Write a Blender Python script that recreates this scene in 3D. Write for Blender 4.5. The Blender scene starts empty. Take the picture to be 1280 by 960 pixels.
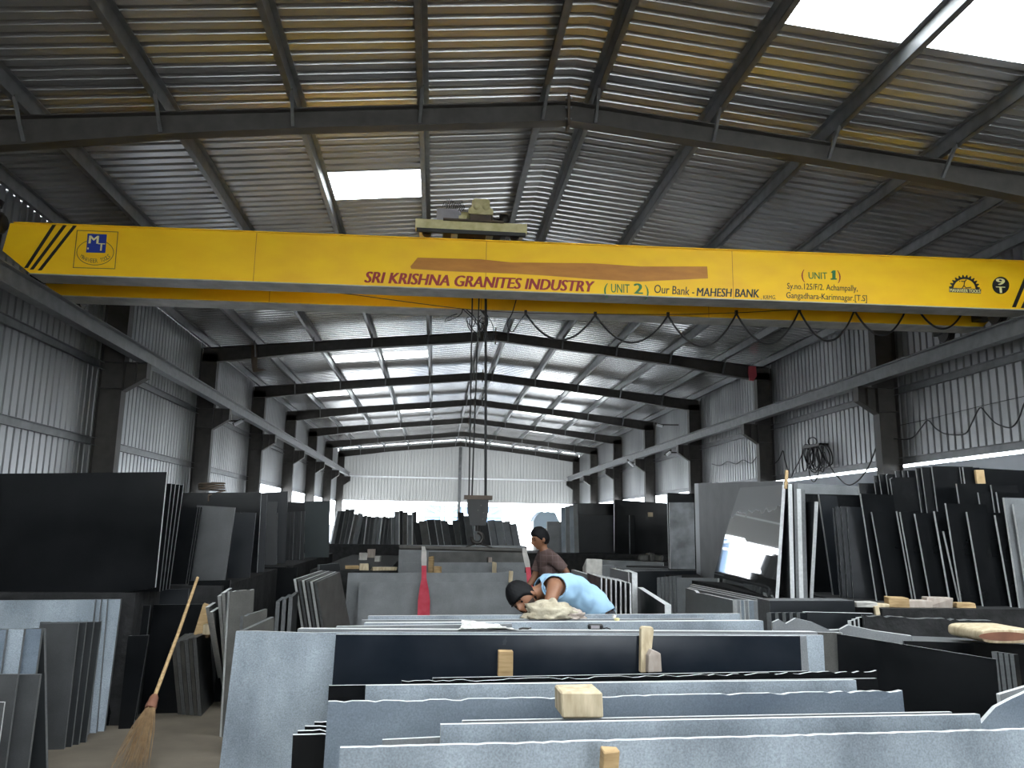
import bpy, bmesh, math, random
from mathutils import Vector, Matrix
random.seed(7)
SC = bpy.context.scene
COL = SC.collection
# ------------------------------------------------------------------ camera
F_PX, PITCH, YAW, ROLL = 995.698, 0.17533, 0.09221, 0.01652
CAM = Vector((-1.48075, 0.0, 1.65))
FW = Vector((math.sin(YAW)*math.cos(PITCH), math.cos(YAW)*math.cos(PITCH), math.sin(PITCH)))
_rt = Vector((math.cos(YAW), -math.sin(YAW), 0)); _up = _rt.cross(FW)
RT = _rt*math.cos(ROLL) + _up*math.sin(ROLL)
UP = -_rt*math.sin(ROLL) + _up*math.cos(ROLL)
cd = bpy.data.cameras.new('camera'); cam = bpy.data.objects.new('camera', cd); COL.objects.link(cam)
cd.sensor_width = 36.0; cd.lens = 36.0*F_PX/1280.0; cd.clip_start = 0.05; cd.clip_end = 500
m = Matrix((RT, UP, -FW)).transposed().to_4x4(); m.translation = CAM
cam.matrix_world = m; SC.camera = cam
# ------------------------------------------------------------------ sky, light, exposure
SC.view_settings.view_transform = 'Standard'; SC.view_settings.look = 'None'
SC.view_settings.exposure = 0.8; SC.view_settings.gamma = 1.0; SC.view_settings.use_curve_mapping = False
W = bpy.data.worlds.new('overcast_sky'); SC.world = W; W.use_nodes = True
wn = W.node_tree.nodes; bg = wn['Background']
bg.inputs[0].default_value = (0.86, 0.93, 1.0, 1); bg.inputs[1].default_value = 9.0
def portal(name, loc, rot, sx, sy):
    l = bpy.data.lights.new(name, 'AREA'); l.shape = 'RECTANGLE'; l.size = sx; l.size_y = sy
    l.cycles.is_portal = True
    o = bpy.data.objects.new(name, l); COL.objects.link(o); o.location = loc; o.rotation_euler = rot
portal('daylight_portal_far', (0, 51.3, 1.5), (-math.pi/2, 0, 0), 15, 3.0)
portal('daylight_portal_side', (-7.85, 39, 2.25), (0, -math.pi/2, 0), 1.5, 24)
portal('daylight_portal_front', (2.0, -8.95, 1.6), (math.pi/2, 0, 0), 4.0, 3.2)
portal('daylight_portal_roof', (4.0, 4.0, 6.62), (0, math.radians(5.6), 0), 7.4, 6.6)
portal('daylight_portal_roof', (-3.1, 1.3, 6.72), (0, math.radians(-5.6), 0), 6.4, 6.2)
# ------------------------------------------------------------------ pixel -> point in the place
def ray(u, v): return FW + RT*((u-640)/F_PX) + UP*((480-v)/F_PX)
def at(u, v, Y): d = ray(u, v); return CAM + d*(Y/d.y)
def px(p): d = Vector(p)-CAM; return 640+F_PX*d.dot(RT)/d.dot(FW)
def atx(u, v, X): d = ray(u, v); return CAM + d*((X-CAM.x)/d.x)
def atz(u, v, Z): d = ray(u, v); return CAM + d*((Z-CAM.z)/d.z)
# ------------------------------------------------------------------ materials
MATS = {}
def mat(name, col, rough=.5, metal=0, n_scale=0, n_amt=0, col2=None, spec=.5, bump=0, bump_scale=60, stretch=None, r_amt=0, detail=6, fine=0):
    if name in MATS: return MATS[name]
    m = bpy.data.materials.new(name); m.use_nodes = True; nt = m.node_tree; b = nt.nodes['Principled BSDF']
    b.inputs['Base Color'].default_value = (*col, 1); b.inputs['Roughness'].default_value = rough
    b.inputs['Metallic'].default_value = metal; b.inputs['Specular IOR Level'].default_value = spec
    if n_scale or bump:
        tc = nt.nodes.new('ShaderNodeTexCoord'); mp = nt.nodes.new('ShaderNodeMapping')
        if stretch: mp.inputs['Scale'].default_value = stretch
        nt.links.new(tc.outputs['Object'], mp.inputs['Vector'])
    if n_scale:
        nz = nt.nodes.new('ShaderNodeTexNoise'); nz.inputs['Scale'].default_value = n_scale; nz.inputs['Detail'].default_value = detail
        nt.links.new(mp.outputs[0], nz.inputs['Vector'])
        rp = nt.nodes.new('ShaderNodeValToRGB'); rp.color_ramp.elements[0].position = .5-n_amt; rp.color_ramp.elements[1].position = .5+n_amt
        rp.color_ramp.elements[0].color = (*col, 1); rp.color_ramp.elements[1].color = (*(col2 or col), 1)
        nt.links.new(nz.outputs[0], rp.inputs[0]); out = rp.outputs[0]
        if fine:                                                   # fine crystal speckle of the stone
            nf = nt.nodes.new('ShaderNodeTexNoise'); nf.inputs['Scale'].default_value = 150; nf.inputs['Detail'].default_value = 3; nt.links.new(tc.outputs['Object'], nf.inputs['Vector'])
            mf = nt.nodes.new('ShaderNodeMapRange'); mf.inputs['From Min'].default_value = .3; mf.inputs['From Max'].default_value = .7; mf.inputs['To Min'].default_value = 1-fine*.6; mf.inputs['To Max'].default_value = 1+fine*.6
            nt.links.new(nf.outputs[0], mf.inputs[0]); mu = nt.nodes.new('ShaderNodeMix'); mu.data_type = 'RGBA'; mu.blend_type = 'MULTIPLY'; mu.inputs['Factor'].default_value = 1
            nt.links.new(out, mu.inputs['A']); nt.links.new(mf.outputs[0], mu.inputs['B']); out = mu.outputs['Result']
        nt.links.new(out, b.inputs['Base Color'])
        if r_amt:
            mr = nt.nodes.new('ShaderNodeMapRange'); mr.inputs['From Min'].default_value = .3; mr.inputs['From Max'].default_value = .7
            mr.inputs['To Min'].default_value = rough; mr.inputs['To Max'].default_value = rough+r_amt
            nt.links.new(nz.outputs[0], mr.inputs[0]); nt.links.new(mr.outputs[0], b.inputs['Roughness'])
    if bump:
        n2 = nt.nodes.new('ShaderNodeTexNoise'); n2.inputs['Scale'].default_value = bump_scale
        nt.links.new(mp.outputs[0], n2.inputs['Vector'])
        bp = nt.nodes.new('ShaderNodeBump'); bp.inputs['Strength'].default_value = bump; bp.inputs['Distance'].default_value = .01
        nt.links.new(n2.outputs[0], bp.inputs['Height']); nt.links.new(bp.outputs[0], b.inputs['Normal'])
    MATS[name] = m; return m
M_POL = mat('polished_black_granite', (.004, .0045, .005), .10, 0, 3, .2, (.0075, .008, .009), .16, r_amt=.10)
M_DARK = mat('dusty_black_granite', (.006, .0075, .0095), .26, 0, 4, .25, (.013, .015, .018), .22, r_amt=.2)
M_GREY = mat('honed_grey_granite', (.105, .112, .118), .42, 0, 4, .28, (.20, .21, .22), .5, r_amt=.15, fine=.25)
M_LIGHT = mat('dusty_pale_granite', (.125, .148, .175), .45, 0, 3, .2, (.32, .365, .41), .5, r_amt=.15, stretch=(1, 1, .45), fine=.4)
M_BLUE = mat('blue_grey_granite', (.075, .098, .13), .36, 0, 3, .25, (.17, .205, .245), .5, r_amt=.12, stretch=(.5, 1, 1.6), fine=.3)
M_BROWN = mat('brown_grey_granite', (.05, .049, .046), .5, 0, 6, .2, (.09, .088, .082), .4, fine=.25)
M_EDGE = mat('sawn_stone_edge', (.38, .39, .40), .6, 0, 45, .4, (.62, .63, .63), .3)
M_DEDGE = mat('dark_stone_edge', (.06, .063, .066), .5, 0, 45, .4, (.15, .155, .16), .4)
M_ROCK = mat('rough_black_stone', (.006, .006, .0065), .75, 0, 12, .2, (.022, .022, .023), .3, bump=.6, bump_scale=25)
M_STONE = mat('pale_broken_stone', (.30, .29, .27), .8, 0, 14, .25, (.5, .48, .45), .3, bump=.5, bump_scale=30)
M_SHEET = mat('galvanised_roof_sheet', (.40, .40, .40), .27, .66, .8, .3, (.56, .56, .56), .5, stretch=(1, .2, 1))
M_WSHEET = mat('galvanised_wall_sheet', (.25, .255, .26), .34, .6, 1.0, .25, (.40, .405, .41), .5, r_amt=.12, stretch=(1, 1, .25))
M_STEEL = mat('dark_painted_steel', (.045, .042, .039), .5, 0, 6, .25, (.085, .079, .073), .4, r_amt=.2)
M_RUST = mat('rusty_brown_steel', (.06, .045, .035), .6, 0, 6, .25, (.12, .085, .06), .4)
M_PURL = mat('grey_purlin_steel', (.12, .125, .13), .42, .3, 6, .25, (.20, .205, .21), .5)
M_YEL = mat('yellow_crane_paint', (.90, .49, .003), .45, 0, 2.2, .3, (.99, .62, .006), .4, stretch=(1, 1, 2), r_amt=.15)
M_YDIRT = mat('dirty_girder_underside', (.30, .29, .25), .55, 0, 4, .25, (.52, .51, .46), .4)
M_BLACK = mat('black_paint', (.008, .008, .008), .5)
M_RUB = mat('black_cable_rubber', (.010, .010, .011), .5)
M_RED = mat('red_lettering_paint', (.30, .008, .006), .5)
M_GREEN = mat('green_lettering_paint', (.015, .15, .035), .5)
M_NAVY = mat('blue_sign_paint', (.012, .035, .28), .45)
M_CREAM = mat('cream_lettering_paint', (.9, .82, .40), .5)
M_ORANGE = mat('brown_overpaint', (.40, .145, .012), .5, 0, 3, .2, (.52, .21, .02), .4, stretch=(1, 1, 4))
M_TROL = mat('grimy_cream_machine_paint', (.46, .40, .18), .5, 0, 8, .2, (.66, .60, .34), .4)
M_MOTOR = mat('grey_motor_casing', (.26, .24, .26), .5, 0, 8, .2, (.34, .32, .34))
M_GREASE = mat('greasy_black_metal', (.012, .011, .010), .4, .3, 10, .2, (.03, .026, .022))
M_WOOD = mat('sawn_timber', (.27, .175, .08), .75, 0, 10, .2, (.46, .32, .17), .3, stretch=(1, 1, 6))
M_WOODP = mat('pale_timber', (.34, .27, .17), .75, 0, 8, .2, (.56, .47, .33), .3, stretch=(4, 4, 1))
M_WOODD = mat('red_brown_heartwood', (.13, .055, .035), .7, 0, 10, .2, (.20, .09, .055), .3)
M_WOODG = mat('grey_weathered_timber', (.27, .22, .19), .8, 0, 10, .25, (.38, .33, .29), .3, stretch=(4, 4, 1))
M_BROOM = mat('dry_broom_straw', (.15, .09, .045), .8, 0, 20, .2, (.26, .17, .09), .3)
M_SLING = mat('red_webbing_sling', (.42, .03, .055), .75, 0, 12, .2, (.50, .07, .10), .3)
M_SLINGW = mat('faded_webbing_sling', (.34, .33, .31), .8, 0, 12, .2, (.45, .42, .40), .3)
M_PLAST = mat('pale_plaster', (.50, .53, .58), .8, 0, 2, .2, (.58, .61, .66), .3)
M_CONC = mat('dusty_concrete', (.095, .08, .062), .8, 0, 2.5, .25, (.165, .14, .11), .3, bump=.15, bump_scale=40)
M_GROUND = mat('bright_yard_ground', (.72, .71, .69), .9, 0, .5, .2, (.82, .81, .79))  # made pale in place of sun, to bounce light up to the roof
M_SKIN = mat('brown_skin', (.19, .085, .045), .5, 0, 9, .3, (.23, .105, .058), .4)
M_HAIR = mat('black_hair', (.005, .005, .006), .65, 0, 0, 0, None, .15)
M_SHIRT = mat('light_blue_shirt_cloth', (.26, .42, .58), .85, 0, 5, .3, (.32, .48, .64), .2, bump=.35, bump_scale=14)
M_PLAID = mat('brown_checked_shirt_cloth', (.07, .045, .042), .85, 0, 8, .25, (.11, .075, .07), .2)
def plaid(m):
    nt = m.node_tree; b = nt.nodes['Principled BSDF']; tc = nt.nodes.new('ShaderNodeTexCoord'); cur = b.inputs['Base Color'].links[0].from_socket
    for d, sc in (('Z', 15), ('X', 17)):
        w = nt.nodes.new('ShaderNodeTexWave'); w.bands_direction = d; w.inputs['Scale'].default_value = sc*.31; nt.links.new(tc.outputs['Object'], w.inputs['Vector'])
        r = nt.nodes.new('ShaderNodeValToRGB'); r.color_ramp.elements[0].position = .93; r.color_ramp.elements[1].position = .99; nt.links.new(w.outputs['Fac'], r.inputs[0])
        mx = nt.nodes.new('ShaderNodeMix'); mx.data_type = 'RGBA'; nt.links.new(r.outputs[0], mx.inputs['Factor']); nt.links.new(cur, mx.inputs['A']); mx.inputs['B'].default_value = (.12, .085, .08, 1); cur = mx.outputs['Result']
    nt.links.new(cur, b.inputs['Base Color'])
plaid(M_PLAID)
M_PALELINE = mat('pale_check_thread', (.30, .24, .22), .85)
M_TROU = mat('dark_trouser_cloth', (.025, .025, .03), .85)
M_CLOTH = mat('crumpled_cream_cloth', (.29, .25, .18), .9, 0, 10, .2, (.50, .45, .35), .2, bump=.8, bump_scale=26)
M_PAPER = mat('printed_newspaper', (.80, .79, .76), .8, 0, 26, .05, (.40, .39, .37), .2)
M_PINK = mat('pink_plastic_sheet', (.62, .10, .12), .6)
M_LAMP = mat('white_tube_light', (.85, .87, .9), .4)
M_TAN = mat('tan_wood_tag', (.40, .27, .13), .7, 0, 20, .2, (.52, .37, .20))
M_BLUEGL = mat('blue_grey_glass', (.16, .24, .36), .2)
M_WHITEP = mat('white_painted_steel', (.8, .82, .84), .5)
M_EYE = mat('eye_white', (.6, .58, .55), .3)
def skylight_mat():
    m = bpy.data.materials.new('translucent_fibreglass_sheet'); m.use_nodes = True; nt = m.node_tree; nt.nodes.clear()
    o = nt.nodes.new('ShaderNodeOutputMaterial'); mx = nt.nodes.new('ShaderNodeMixShader')
    t = nt.nodes.new('ShaderNodeBsdfTransparent'); d = nt.nodes.new('ShaderNodeBsdfTranslucent')
    nz = nt.nodes.new('ShaderNodeTexNoise'); nz.inputs['Scale'].default_value = 3
    tc = nt.nodes.new('ShaderNodeTexCoord'); mp = nt.nodes.new('ShaderNodeMapping'); mp.inputs['Scale'].default_value = (1.2, 5, 1)
    rp = nt.nodes.new('ShaderNodeValToRGB'); rp.color_ramp.elements[0].position = .30; rp.color_ramp.elements[1].position = .44
    rp.color_ramp.elements[0].color = (.10, .08, .05, 1); rp.color_ramp.elements[1].color = (.88, .88, .85, 1)
    nt.links.new(tc.outputs['Object'], mp.inputs[0]); nt.links.new(mp.outputs[0], nz.inputs['Vector']); nt.links.new(nz.outputs[0], rp.inputs[0])
    nt.links.new(rp.outputs[0], t.inputs[0]); d.inputs[0].default_value = (.9, .9, .86, 1)
    mx.inputs[0].default_value = .35
    nt.links.new(t.outputs[0], mx.inputs[1]); nt.links.new(d.outputs[0], mx.inputs[2]); nt.links.new(mx.outputs[0], o.inputs[0])
    return m
M_SKYL = skylight_mat()
def far_mat(nm, k, c):
    m = bpy.data.materials.new(nm); m.use_nodes = True; nt = m.node_tree; b = nt.nodes['Principled BSDF']; o = nt.nodes['Material Output']
    b.inputs['Base Color'].default_value = (c, c, c*.98, 1); b.inputs['Roughness'].default_value = .5
    mx = nt.nodes.new('ShaderNodeMixShader'); d = nt.nodes.new('ShaderNodeBsdfTranslucent'); d.inputs[0].default_value = (.88, .88, .85, 1)
    mx.inputs[0].default_value = k; nt.links.new(b.outputs[0], mx.inputs[1]); nt.links.new(d.outputs[0], mx.inputs[2]); nt.links.new(mx.outputs[0], o.inputs[0]); return m
M_FAR = far_mat('white_wall_sheet', .02, .34); M_GABLE = far_mat('translucent_gable_sheet', .42, .7)
# ------------------------------------------------------------------ object helpers
def tag(o, label, cat, group=None):
    o['label'] = label; o['category'] = cat; o['kind'] = 'thing'
    if group: o['group'] = group
    return o
def struct(o): o['kind'] = 'structure'; return o
class MB:
    """collects shapes in world coordinates, builds ONE mesh object"""
    def __init__(s): s.v = []; s.f = []; s.mi = []; s.sm = []
    def add(s, vs, fs, mi=0, smooth=False):
        n = len(s.v); s.v += [Vector(p) for p in vs]
        for f in fs: s.f.append([n+i for i in f]); s.mi.append(mi); s.sm.append(smooth)
        return s
    def box(s, a, b, mi=0):
        x0, y0, z0 = a; x1, y1, z1 = b
        return s.add([(x0,y0,z0),(x1,y0,z0),(x1,y1,z0),(x0,y1,z0),(x0,y0,z1),(x1,y0,z1),(x1,y1,z1),(x0,y1,z1)],
                     [(3,2,1,0),(4,5,6,7),(0,1,5,4),(1,2,6,5),(2,3,7,6),(3,0,4,7)], mi)
    def obox(s, c, ex, ey, ez, mi=0):
        c = Vector(c); ex = Vector(ex); ey = Vector(ey); ez = Vector(ez)
        vs = [c+sx*ex+sy*ey+sz*ez for sz in (-1,1) for sx, sy in ((-1,-1),(1,-1),(1,1),(-1,1))]
        return s.add(vs, [(3,2,1,0),(4,5,6,7),(0,1,5,4),(1,2,6,5),(2,3,7,6),(3,0,4,7)], mi)
    def prism(s, poly, vec, mi=0, mi_side=None):
        n = len(poly); vec = Vector(vec); p = [Vector(q) for q in poly]
        s.add(p + [q+vec for q in p], [list(range(n))[::-1], list(range(n, 2*n))], mi)
        base = len(s.v)-2*n
        for i in range(n):
            j = (i+1) % n; s.f.append([base+i, base+j, base+n+j, base+n+i]); s.mi.append(mi if mi_side is None else mi_side); s.sm.append(False)
        return s
    def tube(s, pts, r, seg=6, mi=0, smooth=True, r2=None):
        pts = [Vector(p) for p in pts]; n = len(pts); rings = []; prev = None
        for i, p in enumerate(pts):
            t = (pts[min(i+1, n-1)]-pts[max(i-1, 0)])
            t = t.normalized() if t.length > 1e-9 else Vector((0,0,1))
            if prev is None: a = t.orthogonal().normalized()
            else:
                a = prev - t*prev.dot(t); a = a.normalized() if a.length > 1e-6 else t.orthogonal().normalized()
            prev = a; b = t.cross(a); rr = r if r2 is None else r + (r2-r)*i/(n-1)
            rings.append([p + (a*math.cos(2*math.pi*k/seg)+b*math.sin(2*math.pi*k/seg))*rr for k in range(seg)])
        vs = [q for ring in rings for q in ring]; fs = []
        for i in range(n-1):
            for k in range(seg):
                k2 = (k+1) % seg; fs.append((i*seg+k, i*seg+k2, (i+1)*seg+k2, (i+1)*seg+k))
        s.add(vs, fs, mi, smooth); s.add(rings[0], [list(range(seg))[::-1]], mi); s.add(rings[-1], [list(range(seg))], mi)
        return s
    def lathe(s, c, axis, prof, seg=20, mi=0, smooth=True):
        c = Vector(c); ax = Vector(axis).normalized(); a = ax.orthogonal().normalized(); b = ax.cross(a); vs = []; fs = []
        for h, r in prof:
            for k in range(seg): vs.append(c+ax*h+(a*math.cos(2*math.pi*k/seg)+b*math.sin(2*math.pi*k/seg))*r)
        for i in range(len(prof)-1):
            for k in range(seg):
                k2 = (k+1) % seg; fs.append((i*seg+k, i*seg+k2, (i+1)*seg+k2, (i+1)*seg+k))
        s.add(vs, fs, mi, smooth)
        s.add(vs[:seg], [list(range(seg))[::-1]], mi); s.add(vs[-seg:], [list(range(seg))], mi)
        return s
    def build(s, name, mats, parent=None, origin=None, bevel=0):
        if origin is None:
            if parent is not None: origin = parent.matrix_world.translation if False else Vector(parent['_o'])
            else:
                xs = [p.x for p in s.v]; ys = [p.y for p in s.v]; zs = [p.z for p in s.v]
                origin = Vector(((min(xs)+max(xs))/2, (min(ys)+max(ys))/2, min(zs)))
        origin = Vector(origin)
        me = bpy.data.meshes.new(name); me.from_pydata([tuple(p-origin) for p in s.v], [], s.f)
        for mm in (mats if isinstance(mats, (list, tuple)) else [mats]): me.materials.append(mm)
        for p, mi, sm in zip(me.polygons, s.mi, s.sm): p.material_index = mi; p.use_smooth = sm
        bm = bmesh.new(); bm.from_mesh(me); bmesh.ops.recalc_face_normals(bm, faces=bm.faces)
        if bevel: bmesh.ops.bevel(bm, geom=[e for e in bm.edges], offset=bevel, segments=1, affect='EDGES', clamp_overlap=True)
        bm.to_mesh(me); bm.free(); me.update()
        o = bpy.data.objects.new(name, me); COL.objects.link(o)
        if parent is not None:
            o.parent = parent; o.location = origin-Vector(parent['_o'])
        else: o.location = origin
        o['_o'] = tuple(origin)
        return o
def empty(name, loc, label, cat, group=None):
    o = bpy.data.objects.new(name, None); COL.objects.link(o); o.location = loc; o['_o'] = tuple(loc); o.empty_display_size = .1
    return tag(o, label, cat, group)
ORD = ['first','second','third','fourth','fifth','sixth','seventh','eighth','ninth','tenth','eleventh','twelfth','thirteenth','fourteenth','fifteenth',
       'sixteenth','seventeenth','eighteenth','nineteenth','twentieth']
def nth(i):
    if i < 20: return ORD[i]
    t = ['twenty', 'thirty', 'forty', 'fifty'][(i+1)//10-2]
    return t+'-'+ORD[(i+1) % 10-1] if (i+1) % 10 else {'twenty':'twentieth','thirty':'thirtieth','forty':'fortieth','fifty':'fiftieth'}[t]
#%%SHELL
# ------------------------------------------------------------------ the shed: frames, roof, walls
HW = 7.67; Y0 = 21.074; FR = [Y0+6*k for k in range(-2, 5)]+[50.95]      # frames in view
YB, YE = -9.0, 51.25
RS = (6.83-6.08)/7.67                                            # roof slope
def ztop(x): return 6.83-RS*abs(x)                                # rafter top
def zsheet(x): return ztop(x)+.19
PUR = [.30, 1.79, 3.28, 4.78, 6.27, 7.45]
SKY = [(-1, 1.84, 3.23, 11.2, 12.2), (1, 1.85, 7.4, 5.6, 7.2), (-1, 1.84, 4.73, 23.8, 24.8), (1, 2.7, 5.0, 29.4, 30.4), (-1, 1.84, 3.23, 36.0, 37.0),
       (1, 1.84, 4.73, 35.8, 36.6), (1, 3.33, 6.2, 41.8, 42.8), (-1, 3.33, 6.2, 42.0, 43.0), (-1, 4.0, 6.2, 30.0, 31.0), (-1, 1.84, 4.73, 47.2, 48.2), (1, 1.84, 4.73, 47.2, 48.2),  # sheets toward the far end are added to brighten it
       (-1, .34, 4.73, 2.0, 4.2), (1, .34, 7.4, 2.4, 4.4), (-1, .34, 6.2, -1.6, .6), (1, .34, 6.2, -1.0, 1.0)]
def corrug(sgn, y0, y1, x0, x1, holes=()):
    """trapezoidal sheet of one roof slope, ribs running down the slope"""
    mb = MB(); n = round((y1-y0)/.2)
    for i in range(n):
        ya = y0+i*.2; segs = [(x0, x1)]
        for (hx0, hx1, hy0, hy1) in holes:
            if hy0-.01 <= ya < hy1-.05:
                ns = []
                for a, b in segs:
                    if hx0 > a: ns.append((a, min(b, hx0)))
                    if hx1 < b: ns.append((max(a, hx1), b))
                segs = [q for q in ns if q[1]-q[0] > .01]
        pr = [(0, 0), (.118, 0), (.136, .055), (.182, .055), (.2, 0)]
        for a, b in segs:
            vs = [(sgn*a, ya+p, zsheet(a)+h) for p, h in pr]+[(sgn*b, ya+p, zsheet(b)+h) for p, h in pr]
            mb.add(vs, [(j, j+1, j+6, j+5) for j in range(4)])
    return mb
NW = 0
for sgn, nm in ((-1, 'ceiling'), (1, 'ceiling.001')):
    hs = [(a, b, c, d) for s_, a, b, c, d in SKY if s_ == sgn]
    o = struct(corrug(sgn, YB, YE-.05, .0, 7.95, hs).build(nm, M_SHEET))
    o['label'] = ('left' if sgn < 0 else 'right')+' slope of the corrugated metal roof above the shed'
for i, (sgn, a, b, c, d) in enumerate(SKY):
    o = struct(corrug(sgn, c, d, a-.03, b+.03).build('window_%d' % (i+1), M_SKYL))
    o.location.z += .004
    o['label'] = 'white translucent skylight sheet in the roof'
mb = MB()
for i in range(round((YE-YB)/.2)):                                # ridge cap, follows the ribs
    ya = YB+i*.2
    for s_ in (-1, 1):
        vs = [(0, ya, 7.07), (0, ya+.19, 7.07), (s_*.3, ya+.19, zsheet(.3)+.045), (s_*.3, ya, zsheet(.3)+.045)]
        mb.add(vs, [(0, 1, 2, 3)])
struct(mb.build('trim_1', M_SHEET))
# wall sheets
def wall_sheet(sgn, y0, y1, z0, z1, name, label, mt=M_WSHEET):
    mb = MB(); n = round((y1-y0)/.2); x = sgn*7.72
    pr = [(0, 0), (.142, 0), (.150, .05), (.190, .05), (.2, 0)]
    for i in range(n):
        ya = y0+i*.2
        vs = [(x+sgn*h, ya+p, z0) for p, h in pr]+[(x+sgn*h, ya+p, z1) for p, h in pr]
        mb.add(vs, [(j, j+1, j+6, j+5) for j in range(4)])
    o = struct(mb.build(name, mt)); o['label'] = label
wall_sheet(-1, YB, 27.2, 2.25, 6.255, 'wall_left', 'corrugated metal sheeting of the near left wall')
wall_sheet(-1, 27.2, 51.2, 2.95, 6.255, 'wall_left.001', 'corrugated metal sheeting of the far left wall')
wall_sheet(1, YB, 51.2, 2.97, 6.255, 'wall_right', 'corrugated metal sheeting above the right plaster wall')
M_DULL = mat('dull_grey_wall', (.07, .07, .07), .8)  # dark on the unseen near walls so polished slabs reflect black
def wbox(name, a, b, mt, label): o = struct(MB().box(a, b).build(name, mt)); o['label'] = label; return o
wbox('wall_right.001', (7.74, 10.5, 0), (7.94, 27, 2.90), M_PLAST, 'pale plastered lower wall on the right')  # top kept low; the added gap shows sky as a bright ledge line
wbox('wall_right.003', (7.74, YB, 0), (7.94, 10.5, 2.97), M_DULL, 'unseen dark lower wall at the near right')
wbox('wall_right.002', (7.74, 27, 0), (7.94, 51.2, 1.9), M_PLAST, 'pale plastered low wall at the far right')
wbox('wall_left.002', (-7.98, YB, 0), (-7.78, 15.1, 2.6), M_DULL, 'unseen dark lower wall on the left')
wbox('wall_left.003', (-7.98, 15.1, 0), (-7.78, 51.2, 1.5), M_PLAST, 'low plastered wall at the far left')
mb = MB(); pr = [(0, 0), (.155, 0), (.162, .05), (.19, .05), (.2, 0)]
for i in range(77):
    xa = -7.7+i*.2
    vs = [(xa+p, 51.2+h, 3.02) for p, h in pr]+[(xa+p, 51.2+h, zsheet(xa+p)-.02) for p, h in pr]
    mb.add(vs, [(j, j+1, j+6, j+5) for j in range(4)])
o = struct(mb.build('wall_back', M_FAR)); o['label'] = 'white corrugated sheet wall closing the far end above the opening'
mb = MB(); pr = [(0, 0), (.155, 0), (.162, .05), (.19, .05), (.2, 0)]
for i in range(77):
    xa = -7.7+i*.2
    mb.add([(xa+p, YB+h, 3.4) for p, h in pr]+[(xa+p, YB+h, zsheet(xa+p)-.02) for p, h in pr], [(j, j+1, j+6, j+5) for j in range(4)])
o = struct(mb.build('wall_front', M_GABLE)); o['label'] = 'white translucent gable sheet above the front doorway'
wbox('wall_front.001', (-8, YB-.1, 0), (.5, YB, 3.4), M_DULL, 'front wall left of the doorway')
wbox('wall_front.002', (3.5, YB-.1, 0), (8, YB, 3.4), M_DULL, 'front wall right of the doorway')
wbox('floor', (-9, YB-.5, -.2), (9, 51.3, 0), M_CONC, 'dusty brown concrete floor')
wbox('ground', (-60, 51.3, -.25), (60, 140, -.02), M_GROUND, 'bright yard outside the far opening')
wbox('ground.001', (-60, -40, -.25), (60, YB-.5, -.02), M_GROUND, 'bright yard outside the open front')
wbox('ground.002', (-60, YB-.5, -.25), (-9, 51.3, -.02), M_GROUND, 'bright yard beside the left wall')
wbox('ground.003', (9, YB-.5, -.25), (60, 51.3, -.02), M_GROUND, 'bright yard beside the right wall')
FN = ['nearest the camera', 'hidden behind the yellow crane', 'first past the yellow crane', 'second past the yellow crane', 'third past the yellow crane', 'fourth past the yellow crane', 'fifth past the yellow crane', 'at the far end wall']
def zbot(x):
    x = abs(x); pts = [(0, 6.57), (1.8, 6.39), (3, 6.28), (4.7, 6.09), (6.2, 5.87), (7.3, 5.72)]
    for (a, za), (b, zb) in zip(pts, pts[1:]):
        if x <= b: return za+(zb-za)*(x-a)/(b-a)
    return 5.72
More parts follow.
